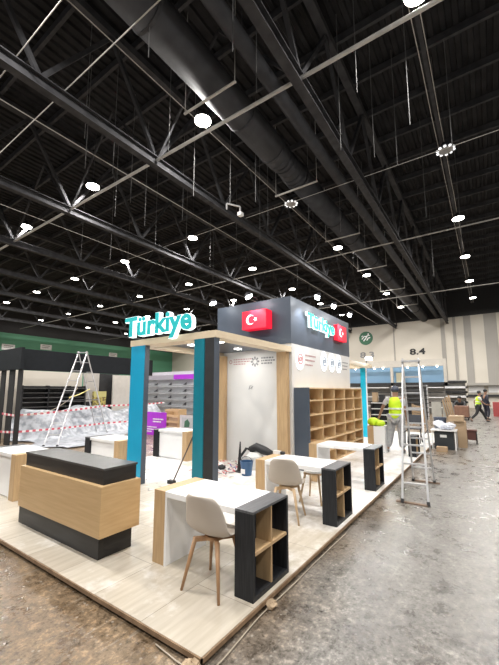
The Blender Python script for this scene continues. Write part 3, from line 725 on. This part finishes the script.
# cables and scraps at the platform edge
def wave_cable(label, pts, r, m):
    P_ = [Vector(p) for p in pts]; out = []
    for i in range(len(P_) - 1):
        p0, p1, p2, p3 = P_[max(i - 1, 0)], P_[i], P_[i + 1], P_[min(i + 2, len(P_) - 1)]
        for k_ in range(6):
            u = k_ / 6; out.append(.5 * ((2 * p1) + (-p0 + p2) * u + (2 * p0 - 5 * p1 + 4 * p2 - p3) * u * u + (-p0 + 3 * p1 - 3 * p2 + p3) * u ** 3))
    out.append(P_[-1])
    return tag(MB().tube(out, r, 6).build('floor_cable', m, smooth=True), label, 'cable')
CW = mat('cable_cream', (.42, .36, .28))
wave_cable('cream cable trailing along the floor round the platform corner', [(1.80, 2.05, .012), (1.785, 1.9, .012), (1.775, 1.78, .012), (1.79, 1.62, .012), (1.9, 1.575, .012), (2.15, 1.59, .012), (2.5, 1.615, .012), (3.0, 1.605, .012), (3.6, 1.61, .012), (4.4, 1.6, .012)], .0055, CW)
wave_cable('pale cable loop on the brown floor at far left', [(1.74, 4.6, .012), (1.6, 4.62, .012), (1.42, 4.85, .012), (1.3, 4.7, .012), (1.36, 4.5, .012), (1.55, 4.45, .012)], .006, CW)
wave_cable('thin pale wire on the brown floor running off at left', [(1.78, 4.55, .012), (1.6, 4.75, .012), (1.5, 5.0, .012), (1.45, 5.4, .012)], .005, CW)
PAPER = mat('kraft_paper', (.5, .38, .25), (.36, .26, .17), .8, scale=9)
tag(MB().ball((2.62, 1.60, .03), (.05, .045, .032), 10, 7, 0, .25).build('paper_scrap', PAPER), 'crumpled brown paper scrap on the floor by the black cubby end', 'paper')
tag(MB().ball((1.77, 1.68, .035), (.055, .06, .036), 10, 7, 0, .3).build('paper_scrap', PAPER), 'crumpled brown tape wad at the nearest platform corner', 'paper')

# ------------------------------------------------------------------ people
def skin_mesh(verts, edges, radii, root=0, sub=2):
    me = bpy.data.meshes.new('tmp'); me.from_pydata(verts, edges, [])
    o = bpy.data.objects.new('tmp', me); COL.objects.link(o)
    md = o.modifiers.new('s', 'SKIN'); md.use_smooth_shade = True; md.branch_smoothing = .6
    for i, r in enumerate(radii):
        sv = me.skin_vertices[0].data[i]; sv.radius = r if isinstance(r, tuple) else (r, r); sv.use_root = (i == root)
    ms = o.modifiers.new('u', 'SUBSURF'); ms.levels = sub
    dg = bpy.context.evaluated_depsgraph_get(); dg.update()
    res = bpy.data.meshes.new_from_object(o.evaluated_get(dg)); bpy.data.objects.remove(o)
    return [tuple(v.co) for v in res.vertices], [tuple(p.vertices) for p in res.polygons]
def chain_part(name, chains, m, parent, sub=2):
    """chains: lists of (point, radius); chains starting at the same point as an earlier vertex are joined to it"""
    vs, es, rs = [], [], []; idx = {}
    for ch in chains:
        prev = None
        for p, r in ch:
            key = tuple(round(c, 4) for c in p)
            if key not in idx: idx[key] = len(vs); vs.append(p); rs.append(r)
            if prev is not None: es.append((prev, idx[key]))
            prev = idx[key]
    v, f = skin_mesh(vs, es, rs, 0, sub)
    return MB().add(v, f).build(name, m, parent, smooth=True)
def person(label, loc, rz, J, top_m, leg_m, shoe_m, head_m, vest=None, jacket=False, cap=False, hair_m=None, s=1.0, short=True, baggy=0.0):
    """J: joints in the person's own frame, facing +x, left is +y"""
    t = thing('person', label, 'person', loc, rz)
    t.scale = (s, s, s)
    pv, ch, nk, hd = J['pelvis'], J['chest'], J['neck'], J['head']
    body = [[(pv, .12), (ch, .13), (nk, .058), (hd, (.085, .098)), ((hd[0] + .01, hd[1], hd[2] + .10), (.075, .085))]]
    for sd in ('l', 'r'):
        hand = Vector(J[sd + 'hand']); wr = Vector(J[sd + 'wrist']); d = (hand - wr).normalized()
        body.append([(ch, .13), (J[sd + 'shoulder'], .062), (J[sd + 'elbow'], .043), (J[sd + 'wrist'], .03), (J[sd + 'hand'], .033)])
        body.append([(pv, .12), (J[sd + 'hip'], .09), (J[sd + 'knee'], .058), (J[sd + 'ankle'], .04), (J[sd + 'toe'], .035)])
    vs, es, rs, idx = [], [], [], {}
    for c_ in body:
        prev = None
        for p, r in c_:
            key = tuple(round(x, 4) for x in p)
            if key not in idx: idx[key] = len(vs); vs.append(p); rs.append(r)
            if prev is not None: es.append((prev, idx[key]))
            prev = idx[key]
    v, f = skin_mesh(vs, es, rs, 0, 2)
    b = MB().add(v, f)
    for sd, sg in (('l', 1), ('r', -1)):          # fingers rooted in the palm, thumb on its side
        hand = Vector(J[sd + 'hand']); wr = Vector(J[sd + 'wrist']); d = (hand - wr).normalized(); sx = d.cross(Vector((0, 1, 0.2))).normalized()
        nn = d.cross(sx).normalized()
        for k_, ln in enumerate((.065, .08, .075, .055)):
            o_ = hand + sx * (.024 - .016 * k_)
            b.tube([o_ - d * .01, o_ + d * ln * .5, o_ + d * ln * .85 - nn * .018 * sg], [.011, .0095, .007], 6)
        o_ = hand - d * .04 + sx * .024
        b.tube([o_, o_ + sx * .03 + d * .02, o_ + sx * .035 + d * .05], [.012, .011, .008], 6)
    hx, hy, hz = hd
    b.ball((hx + .098, hy, hz + .03), (.018, .012, .02), 6, 4)
    for sg in (-1, 1): b.ball((hx + .0, hy + sg * .088, hz + .035), (.018, .01, .028), 6, 4); b.ball((hx + .085, hy + sg * .032, hz + .05), (.01, .012, .007), 6, 4)
    b.build('body', SKIN, t, smooth=True)
    # trousers
    chn = []
    for sd in ('l', 'r'):
        a = Vector(J[sd + 'knee']); an = Vector(J[sd + 'ankle']); e_ = an + (a - an).normalized() * .03
        chn.append([(pv, (.135, .16)), (J[sd + 'hip'], .108 + baggy), (J[sd + 'knee'], .078 + baggy), (tuple(e_), .062 + baggy)])
    chain_part('trousers', chn, leg_m, t)
    # shirt or jacket
    mid = tuple((Vector(pv) + Vector(ch)) / 2 + Vector((0, 0, -.02)))
    chn = [[(ch, (.135, .17)), (mid, (.125, .15)), (tuple(Vector(pv) + Vector((0, 0, -.02 if not jacket else -.1))), (.14, .165))], [(ch, (.135, .17)), (tuple(Vector(nk) + Vector((0, 0, -.03))), .07)]]
    for sd in ('l', 'r'):
        el = Vector(J[sd + 'elbow']); sh = Vector(J[sd + 'shoulder']); wr = Vector(J[sd + 'wrist'])
        c_ = [(ch, (.135, .17)), (J[sd + 'shoulder'], .078)]
        if short: c_.append((tuple(sh + (el - sh) * .75), .062))
        else: c_ += [(J[sd + 'elbow'], .058), (tuple(el + (wr - el) * .93), .045)]
        chn.append(c_)
    chain_part('jacket' if jacket else 'shirt', chn, top_m, t)
    if vest:
        vt = chain_part('vest', [[(tuple(Vector(ch) + Vector((0, 0, .19))), (.13, .18)), (ch, (.155, .195)), (mid, (.145, .18)), (tuple(Vector(pv) + Vector((0, 0, -.13))), (.18, .205))]], vest, t)
        lean = (Vector(ch) - Vector(pv)).normalized()
        for k_ in (.18, .62):
            c_ = Vector(pv) + (Vector(ch) - Vector(pv)) * k_
            bb = MB(); n = 24
            bb.tube([c_ - lean * .02, c_ + lean * .02], .19 if False else .175, n); 
            for q in range(len(bb.v)): bb.v[q] = c_ + Vector(((bb.v[q] - c_).x * .93, (bb.v[q] - c_).y * 1.08, (bb.v[q] - c_).z))
            bb.build('reflective_band', mat('reflective', (.75, .78, .72)), vt)
    for sd in ('l', 'r'):
        an = Vector(J[sd + 'ankle']); to = Vector(J[sd + 'toe'])
        he = an + (an - to).normalized() * .05; he.z = min(an.z, to.z + .02) - .01
        chain_part('shoe', [[(tuple(he), .045), (tuple((an + to) / 2 - Vector((0, 0, .02))), .048), (tuple(to), .04)]], shoe_m, t, 1)
    if cap:
        MB().ball((hx - .005, hy, hz + .07), (.118, .108, .10), 14, 8).build('cap', head_m, t, smooth=True)
    elif hair_m:
        MB().ball((hx - .02, hy, hz + .085), (.105, .10, .10), 14, 8).build('hair', hair_m, t, smooth=True)
    return t
def stand(**kw):
    J = dict(pelvis=(0, 0, .93), chest=(0, 0, 1.28), neck=(.01, 0, 1.49), head=(.03, 0, 1.60), lshoulder=(0, .20, 1.40), rshoulder=(0, -.20, 1.40),
             lelbow=(-.03, .25, 1.12), relbow=(-.03, -.25, 1.12), lwrist=(.05, .26, .89), rwrist=(.05, -.26, .89), lhand=(.08, .26, .81), rhand=(.08, -.26, .81),
             lhip=(0, .10, .88), rhip=(0, -.10, .88), lknee=(.03, .12, .49), rknee=(.03, -.12, .49), lankle=(0, .13, .09), rankle=(0, -.13, .09), ltoe=(.15, .15, .04), rtoe=(.15, -.15, .04))
    J.update(kw); return J
GREYT = mat('grey_trousers', (.42, .42, .42), (.30, .30, .31), .8, scale=14)
person('worker in yellow high-visibility vest and cap on the platform, seen from behind', (10.42, 2.22, PF), R(0),
       stand(lelbow=(-.02, .33, 1.16), lwrist=(-.02, .42, .93), lhand=(-.02, .45, .86), lknee=(.02, .17, .49), lankle=(-.02, .24, .09), ltoe=(.12, .28, .04), head=(.05, .0, 1.58), neck=(.015, 0, 1.46)),
       mat('grey_tee', (.5, .5, .5)), GREYT, mat('shoe_grey', (.2, .2, .2)), mat('navy_cap', (.05, .06, .09)), vest=HIVIS, cap=True, s=1.06, baggy=.03)
walkJ = stand(pelvis=(0, 0, .90), chest=(.05, 0, 1.25), neck=(.08, 0, 1.46), head=(.11, 0, 1.57), lshoulder=(.05, .2, 1.37), rshoulder=(.05, -.2, 1.37),
              lelbow=(-.12, .25, 1.12), lwrist=(-.06, .25, .90), lhand=(-.02, .25, .83), relbow=(.14, -.25, 1.11), rwrist=(.32, -.24, .98), rhand=(.40, -.23, .97),
              lhip=(0, .1, .86), lknee=(.24, .1, .50), lankle=(.40, .1, .10), ltoe=(.55, .1, .06), rhip=(0, -.1, .86), rknee=(-.12, -.1, .47), rankle=(-.42, -.1, .16), rtoe=(-.33, -.1, .04))
person('walker in yellow high-visibility vest and dark trousers striding across the aisle', (24.1, 0.62, 0), R(-75), walkJ,
       mat('pale_shirt', (.6, .6, .55)), BLACKM, BLACKM, BLACKM, vest=HIVIS, hair_m=BLACKM, s=1.03)
person('man in dark suit standing beyond the walker in yellow vest', (26.6, 0.26, 0), R(-60), stand(rknee=(.06, -.14, .49), rankle=(-.06, -.2, .09), rtoe=(.1, -.22, .04)),
       mat('dark_suit', (.02, .02, .035)), MATS['dark_suit'], BLACKM, BLACKM, jacket=True, hair_m=BLACKM, short=False, s=1.07)
crouchJ = stand(pelvis=(-.1, 0, .42), chest=(.1, 0, .72), neck=(.2, 0, .88), head=(.26, 0, .98), lshoulder=(.12, .2, .84), rshoulder=(.12, -.2, .84), lelbow=(.3, .26, .66), relbow=(.3, -.26, .66), lwrist=(.5, .18, .6), rwrist=(.5, -.18, .6), lhand=(.57, .16, .58), rhand=(.57, -.16, .58),
                lhip=(-.08, .11, .40), rhip=(-.08, -.11, .40), lknee=(.30, .18, .46), rknee=(.30, -.18, .46), lankle=(.06, .16, .09), rankle=(.06, -.16, .09), ltoe=(.2, .18, .04), rtoe=(.2, -.18, .04))
person('dark-clothed person crouching behind the brown cart in the aisle', (27.3, 1.66, 0), R(170), crouchJ, BLACKM, BLACKM, BLACKM, BLACKM, hair_m=BLACKM, short=False, s=1.25)
# green bundle on the podium
b = MB(); rn = random.Random(2)
b.ball((10.38, 2.83, .89), (.24, .17, .12), 16, 9, 0, .05); b.ball((10.34, 2.64, .86), (.2, .14, .09), 14, 8, 0, .05)
tag(b.build('vest_bundle', HIVIS, smooth=True), 'bright yellow-green bundle of vests on the white podium', 'bundle')

# ------------------------------------------------------------------ right-hand clutter
t = thing('folding_table', 'low white-framed table with plastic heap on top in the aisle', 'table', (12.2, 0.95, 0))
for x in (0, .55):
    for y in (0, .62): MB().bar((x, y, 0), (x + .02, y, .56), .03, .03).build('leg', WHITE, t)
MB().box(-.03, .62, -.04, .66, .56, .59).build('tabletop', WHITE, t)
t = thing('storage_crate', 'black crate with white label under the white-framed table', 'crate', (12.26, 1.0, 0))
MB().box(0, .4, 0, .52, 0, .52).build('body', mat('crate_black', (.03, .035, .04)), t); MB().box(-.006, 0, .18, .36, .36, .44).build('label_plate', WHITE, t)
b = MB(); rn = random.Random(4)
for i in range(6): b.ball((12.3 + rn.uniform(0, .4), 1.05 + rn.uniform(0, .45), .67 + rn.uniform(0, .1)), (.16, .16, .09), 9, 6, 0, .2)
tag(b.build('plastic_heap', mat('blue_white_film', (.62, .68, .82), (.8, .8, .84), .25)), 'crumpled bluish plastic film heap on the low white table', 'plastic film')
t = thing('waste_bin', 'dark blue-grey waste bin behind the right-hand stepladder', 'bin', (13.05, 1.42, 0))
MB().lathe([(.14, 0), (.19, .9), (.2, .92), (.17, .9)], n=16).build('body', mat('bin_blue', (.06, .075, .11)), t)
t = thing('cardboard_box', 'tall upright cardboard box right of the low white table', 'box', (12.95, 0.70, 0)); MB().box(0, .35, 0, .32, 0, .82).build('body', CARD, t)
t = thing('cardboard_box', 'flat cardboard box lying on top of the tall box', 'box', (12.86, 0.74, .82)); MB().box(0, .5, 0, .42, 0, .16).build('body', CARD, t); MB().box(0, .5, .18, .24, .16, .164).build('tape', mat('box_tape', (.6, .5, .35)), t)
t = thing('wooden_stool', 'small red-brown stool right of the cardboard boxes', 'stool', (14.1, .45, 0))
M_ = mat('red_brown', (.12, .05, .04))
MB().box(0, .34, 0, .34, .42, .46).build('seat', M_, t); MB().box(.04, .3, .04, .3, .12, .42).build('box', M_, t)
for x in (.03, .31):
    for y in (.03, .31): MB().bar((x, y, 0), (x, y, .42), .03, .03).build('leg', BLACKM, t)
tag(MB().box(11.72, 11.95, 1.14, 1.42, 0, .14).build('carton', CARD), 'small low carton on the floor before the black crate', 'carton')
t = thing('folding_chair', 'dark folding chair seen behind the stepladder', 'chair', (12.6, 1.97, PF + .008))
for y in (0, .38):
    MB().bar((0, y, 0), (.35, y, .9), .03, .03).build('leg', STEEL, t); MB().bar((.4, y, 0), (.05, y, .45), .03, .03).build('leg', STEEL, t)
MB().box(0, .4, 0, .38, .44, .47).build('seat', mat('chair_dark', (.06, .065, .08)), t); MB().box(.28, .33, 0, .38, .6, .9).build('backrest', MATS['chair_dark'], t)
t = thing('luggage_cart', 'brown wooden cart loaded in the aisle left of the walker', 'cart', (25.0, 1.15, 0))
MB().box(0, 1.0, 0, .75, .2, .85).build('load', mat('cart_brown', (.26, .14, .09), (.2, .1, .07)), t); MB().box(0, 1.05, -.05, .8, .14, .2).build('bed', BLACKM, t)
for x in (.15, .85):
    for y in (.05, .7): MB().tube([(x, y - .02, .07), (x, y + .02, .07)], .07, 10).build('wheel', BLACKM, t)
t = thing('plank_stack', 'leaning tan boards left of the brown cart', 'boards', (26.0, 2.0, 0))
for i in range(4): MB().bar((0, .12 * i, 0), (.1, .25 + .12 * i, 1.5 - .1 * i), .1, .03).build('board', CARD, t)
for i, (y, lab) in enumerate(((2.72, 'pale upright panel nearest the right-hand ladder, by the aisle'), (2.06, 'pale upright panel beside the brown cart, right of its twin'))):
    t = thing('partition_panel', lab, 'panel', (26.2, y, 0), group='pale upright panels in the aisle'); MB().box(0, .05, 0, .58, 0, 1.05).build('board', mat('panel_grey', (.5, .5, .46)), t); MB().box(-.1, .15, .05, .1, 0, .03).build('foot', STEEL, t)
tag(MB().box(30, 30.6, -.9, -.1, 0, 1.0).build('drinks_cooler', mat('cooler_red', (.35, .06, .06))), 'dark red box at the far right of the aisle', 'cooler')
t = thing('timber_pallet', 'tan pallet boards behind the right-hand ladder', 'pallet', (20, 2.85, 0))
for i in range(5): MB().bar((0, 0, .35 + .14 * i), (0, .6, .45 + .14 * i), .04, .1).build('slat', CARD, t)
for y in (.04, .56): MB().box(.02, .08, y - .04, y + .04, 0, 1.1).build('post', CARD, t)

# far stands on the right
t = thing('far_stand', 'distant white stand with blue back panel below the number 8.4', 'stand', (30, 2.6, 0))
MB().box(0, .4, 0, 8.2, 3.72, 4.25).build('header', mat('stand_cream', (.50, .47, .42)), t)
MB().box(1.0, 1.1, 0.3, 8.2, 2.45, 3.9).build('blue_panel', mat('blue_panel', (.26, .46, .68), (.3, .5, .72), .5, scale=.6), t)
for y in (3.85, .0, 8.0): MB().box(0, .2, y, y + .2, 2.2 if y == 0 else 0, 3.72).build('post', MATS['stand_cream'], t)
MB().box(0, 1.1, 0.0, 8.2, 2.2, 2.45).build('dark_rail', BLACKM, t)
MB().box(1.2, 1.3, 0.3, 8.2, 0, 2.2).build('back_wall', mat('stand_grey', (.34, .33, .31)), t)
MB().box(.7, .74, 3.1, 3.75, 2.5, 3.3).build('poster', mat('cream_poster', (.75, .7, .5)), t)
for y in (.6, 1.6, 2.7, 4.6, 5.3, 6.1, 6.9): MB().ball((-.06, y, 3.66), (.06, .06, .05), 8, 5).build('spot', LAMPE, t)
for i in range(5): MB().box(-.02, .3, .3, 3.6, .5 + .38 * i, .56 + .38 * i).build('shelf', (WHITE, BLACKM)[i % 2], t)
for i in range(5): MB().box(-.02, .3, 4.2, 8.0, .5 + .38 * i, .56 + .38 * i).build('shelf', (WHITE, BLACKM)[i % 2], t)
t = thing('shelf_rack', 'black rack with white shelf edges beyond the yellow vest bundle', 'rack', (19, 4.35, 0))
MB().box(.3, .35, 0, .95, 0, 1.2).build('back_panel', BLACKM, t)
for i in range(4): MB().box(0, .3, 0, .95, .2 + .31 * i, .235 + .31 * i).build('shelf', WHITE, t)
for y in (0, .92): MB().box(0, .3, y, y + .03, 0, 1.2).build('upright', BLACKM, t)
for i, (y, h_, m_, lab) in enumerate(((4.95, .5, CARD, 'pale carton on the black rack, left one'), (4.6, .38, BLACKM, 'black case on the black rack, right one'))):
    tag(MB().box(19.02, 19.3, y, y + .25, 1.2, 1.2 + h_).build('carton' if i == 0 else 'black_case', m_), lab, ('carton', 'case')[i])
t = thing('shelf_rack', 'dark rack of many thin shelves seen through the ladder', 'rack', (24, 3.2, 0))
MB().box(.3, .35, 0, 1.4, 0, 2.15).build('back_panel', mat('rack_grey', (.2, .2, .2)), t)
for i in range(8): MB().box(0, .3, 0, 1.4, .2 + .26 * i, .24 + .26 * i).build('shelf', BLACKM, t)
for y in (0, 1.36): MB().box(0, .3, y, y + .04, 0, 2.15).build('upright', ALU, t)
t = thing('shelf_rack', 'long low rack of pale and dark bands under the far wall ledge', 'rack', (33, 1.5, 0))
MB().box(.4, .5, 0, 2.6, 0, 2.7).build('back_panel', mat('rack_beige', (.42, .39, .35)), t)
for i, z in enumerate((.8, 1.25, 1.6, 2.0, 2.45)): MB().box(0, .4, 0, 2.6, z, z + .16).build('shelf', (BLACKM, WHITE, BLACKM, WHITE, BLACKM)[i], t)
for y in (0, 2.5): MB().box(0, .4, y, y + .1, 0, 2.7).build('upright', CREAM, t)

# numbers and emblem on the far wall
t = thing('hall_number', 'big black number 8.4 on the cream far wall', 'number', (A1 - .03, 7.45, 6.0)); text_obj('digits', '8.4', INK, t, (0, 0, 0), NB, Z_AX, 1.66, .74, .02, .03)
t = thing('hall_number', 'black number 8.3 on the cream wall under the green emblem', 'number', (A1 - .03, 13.3, 5.95)); text_obj('digits', '8.3', INKG, t, (0, 0, 0), NB, Z_AX, 1.75, .74, .02, .02)
t = thing('exit_emblem', 'round green emblem with white figure on the cream far wall', 'emblem', (A1 - .03, 12.48, 8.45))
b = MB(); disc(b, (0, 0, 0), NB, .86, .02, 36); b.build('disc', mat('emblem_green', (.02, .13, .06)), t)
b = MB()
for (p_, q_, w_) in (((-.5, -.1), (-.2, .25), .12), ((-.2, .25), (.15, .2), .12), ((-.3, -.35), (0, 0), .14), ((0, 0), (.2, .35), .14), ((.1, -.3), (.3, 0), .12), ((.3, 0), (.55, .05), .12), ((.2, .35), (.5, .3), .1), ((-.55, .2), (-.35, .35), .1)):
    b.bar((-.03, -p_[0], p_[1]), (-.03, -q_[0], q_[1]), .012, w_)
b.ball((-.03, -.32, .5), (.01, .1, .1), 10, 6)
b.build('figure', WHITE, t)
for (a, z, lab) in ((17.4, 7.1, 'white hall sign on the green wall, leftmost of three'), (21.75, 7.55, 'white hall sign on the green wall, above the dark fascia middle'), (31.7, 7.35, 'white hall sign on the green wall, nearest the teal pillar')):
    t = thing('wall_sign', lab, 'sign', (a, B1 - .02, z), group='white signs on the green wall')
    MB().box(-.7, .7, -.03, 0, -.35, .35).build('board', mat('sign_white', (.8, .8, .8)), t)
    b = MB(); text_lines(b, (-.5, -.035, .12), A_AX, (1.0, .8), .1, .12, .004); b.build('text', INKG, t)

# ------------------------------------------------------------------ left: dark stand, tape, plastic, display
t = thing('dark_stand', 'large black exhibition stand with slatted shelving at left', 'stand', (5.0, 12.87, 0))
SL = mat('fascia_slate', (.011, .013, .016), (.014, .017, .021), .65, spec=.2)
MB().box(-.0, 5.6, -.0, .1, 2.48, 3.2).build('fascia', SL, t)
MB().box(-.1, .0, -.42, 5.0, 2.48, 3.2).build('fascia', SL, t)
for y, wd_ in ((-.42, .30), (.17, .39), (.89, .34)): MB().box(-.03, .01, y, y + wd_, 0, 2.48).build('column', BLACKM, t)
MB().box(.2, 3.6, 2.43, 2.5, 0, 2.6).build('back_wall', CREAM, t)
s_ = MB().box(1.02, 3.6, 2.36, 2.42, .0, 1.98).build('shelf_back', BLACKM, t)
for i in range(9): MB().box(1.02, 3.6, 2.1, 2.36, .35 + .19 * i, .385 + .19 * i).build('shelf', mat('slat_grey', (.06, .06, .06), (.09, .09, .085), .4), s_)
for x in (1.02, 2.0, 2.9, 3.56): MB().box(x, x + .05, 2.1, 2.36, 0, 2.0).build('upright', BLACKM, s_)
MB().box(3.7, 4.3, 2.2, 2.5, 0, 2.6).build('door_panel', mat('beige_panel', (.5, .47, .43)), t)
MB().box(3.7, 4.3, 2.18, 2.2, 0.9, 1.3).build('dark_opening', BLACKM, t)
MB().box(4.3, 5.5, 2.4, 2.5, 0, 2.6).build('black_wall', BLACKM, t)
t = thing('wall_panel', 'plain white upright panel left of the teal pillar', 'panel', (10.0, 15.0, 0)); MB().box(0, 1.7, 0, .08, 0, 2.55).build('board', mat('panel_offwhite', (.6, .57, .52)), t); MB().box(0, .06, -.2, .3, 0, .04).build('foot', STEEL, t)
t = thing('yellow_crate', 'yellow crate of mixed parts right of the left-hand ladder', 'crate', (9.0, 14.95, 0))
MB().box(0, .62, 0, .3, .9, 1.75).build('body', mat('crate_yellow', (.5, .42, .12), (.16, .12, .05), .6, scale=9, contrast=(.45, .55)), t); MB().box(0, .62, -.01, 0, 1.5, 1.76).build('header', mat('crate_header', (.6, .55, .22)), t); MB().box(0.02, .6, .02, .28, 0, .9).build('base', BLACKM, t)
# plastic sheeting draped over stacked goods
def sheet():
    na, nb = 80, 60; vs = []; fs = []; rn = random.Random(9); b = MB()
    ph = [(rn.uniform(1, 6), rn.uniform(1, 6), rn.uniform(0, 6), rn.uniform(.012, .04)) for _ in range(14)]
    for i in range(na):
        for j in range(nb):
            a = 5.5 + 7.3 * i / (na - 1); y0 = 10.8 + 1.9 * max(0, min(1, a - 8.2)); y = y0 + (14.75 - y0) * j / (nb - 1)
            u = max(0, min(1, (y - 13.75 + .6 * max(0, min(1, 1 - abs(a - 6.9) / 1.0))) / .85)); h = 1.0 * u * u * (3 - 2 * u)
            wv = sum(m_ * math.sin(p_ * a + q_ * y + r_) for p_, q_, r_, m_ in ph)
            e_ = min(1, i / 5, (na - 1 - i) / 5)
            vs.append((a + .25 * math.sin(y * 3), y, .03 + h * (.55 + .45 * e_) + wv * .9 * (0.2 + u)))
            if vs[-1][2] < .012: vs[-1] = (vs[-1][0], y, .012)
    for i in range(na - 1):
        for j in range(nb - 1): fs.append((i * nb + j, (i + 1) * nb + j, (i + 1) * nb + j + 1, i * nb + j + 1))
    return b.add(vs, fs)
tag(sheet().build('plastic_sheet', PLASTIC, smooth=True), 'crinkled white plastic sheeting draped before the black stand', 'plastic sheet')
# barrier tape
TR = mat('tape_red', (.65, .1, .14)); TW = mat('tape_white', (.85, .82, .82))
def tape(label, pts, wd=.07):
    P_ = [Vector(p) for p in pts]; b = MB(); L_ = 0
    for i in range(len(P_) - 1):
        d = P_[i + 1] - P_[i]; n = max(1, int(d.length / .12)); sag = -.03 * d.length
        for k_ in range(n):
            def q(u): return P_[i] + d * u + Vector((0, 0, sag * 4 * u * (1 - u) * .25))
            b.bar(q(k_ / n), q((k_ + 1) / n), .004, wd, (L_ + k_) % 2)
        L_ += n
    return tag(b.build('barrier_tape', [TR, TW]), label, 'barrier tape')
tape('upper red and white barrier tape strung from the black columns', [(4.92, 13.6, 1.02), (5.0, 12.7, .98), (8.75, 13.62, 1.15), (12.0, 13.6, 1.2)])
tape('lower red and white barrier tape strung from the black columns', [(4.92, 13.6, .42), (5.0, 12.7, .46), (8.75, 13.62, .42), (12.0, 13.0, .5)])
wave_cable('cream cord hanging from the left-hand ladder to the tape', [(6.9, 12.55, 1.9), (6.6, 12.6, 1.45), (6.1, 12.65, 1.12), (5.6, 12.66, 1.0), (5.1, 12.68, .98)], .012, CW)
wave_cable('yellow strap tied across the left-hand ladder', [(6.4, 12.15, 1.55), (7.0, 12.6, 1.65), (7.7, 13.1, 1.85)], .02, mat('strap_yellow', (.7, .6, .2)))
# white display wall and goods seen between the pillars
t = thing('display_shelving', 'white slatted display wall with purple header between the pillars', 'display wall', (14, 13.2, 0))
MB().box(.4, .5, 0, 5.0, 0, 2.9).build('back_panel', mat('display_white', (.66, .67, .7)), t)
MB().box(.0, .4, 0.0, 5.0, 2.72, 2.9).build('header', mat('header_grey', (.62, .6, .68)), t)
MB().box(-.02, 0, 0, 1.9, 2.45, 2.72).build('header_print', PURPLE, t); MB().box(-.02, 0, 1.9, 5.0, 2.45, 2.72).build('header_print', mat('header_dim', (.38, .36, .42)), t)
for i in range(5):
    z = .55 + .38 * i
    MB().bar((.1, 0, z), (.1, 5.0, z), .34, .03).build('shelf', WHITE, t)
    MB().box(-.08, -.06, 0, 5.0, z - .02, z + .05).build('shelf_lip', mat('lip_grey', (.3, .31, .33)), t)
for y in (0, 1.25, 2.5, 3.75, 4.96):
    b = MB()
    for i in range(5): z = .55 + .38 * i; b.prism([(0, 0), (.34, 0), (0, .2)], (.4, y, z + .015), (-1, 0, 0), Z_AX, .02)
    b.build('bracket', mat('bracket_dark', (.12, .12, .13)), t)
t = thing('purple_sign', 'purple printed sign board behind the desk between the pillars', 'sign', (9.5, 10.65, 0))
MB().box(0, .05, 0, 1.4, 0, .92).build('board', PURPLE, t)
b = MB(); text_lines(b, (-.003, .75, .62), NB, (.62, .5), .05, .05, .004); text_lines(b, (-.003, 1.2, .3), NB, (.7, .6, .4), .04, .05, .004); b.build('text', WHITE, t)
t = thing('wooden_crate', 'open oak-coloured wooden crate beside the purple sign', 'crate', (11, 11.5, 0))
for z in (0.1, .34, .62, .86): MB().box(0, .02, 0, .9, z, z + .09).build('slat', OAKH, t)
for y in (0, .84): MB().box(.02, .5, y, y + .06, 0, .95).build('side', OAK, t)
MB().box(.48, .5, .06, .84, .05, .95).build('back_panel', OAK, t)
tag(MB().box(11.06, 11.4, 11.62, 12.2, .1, .58).build('carton', CARD), 'brown carton inside the open wooden crate', 'carton')
t = thing('framed_picture', 'small framed picture with green plant print right of the crate', 'picture', (11, 10.5, 0))
MB().box(0, .04, 0, .9, .08, .72).build('frame', mat('frame_pale', (.62, .62, .6)), t); MB().box(-.005, 0, .12, .78, .18, .62).build('print', mat('print_grey', (.5, .54, .52)), t); MB().prism([(0, 0), (.3, .02), (.34, .2), (.2, .36), (.02, .25)], (-.006, .62, .2), NB, Z_AX, .004).build('plant', mat('print_green', (.06, .18, .1)), t)
MB().box(0.0, .06, .1, .2, 0, .08).build('foot', BLACKM, t); MB().box(0.0, .06, .7, .8, 0, .08).build('foot', BLACKM, t)
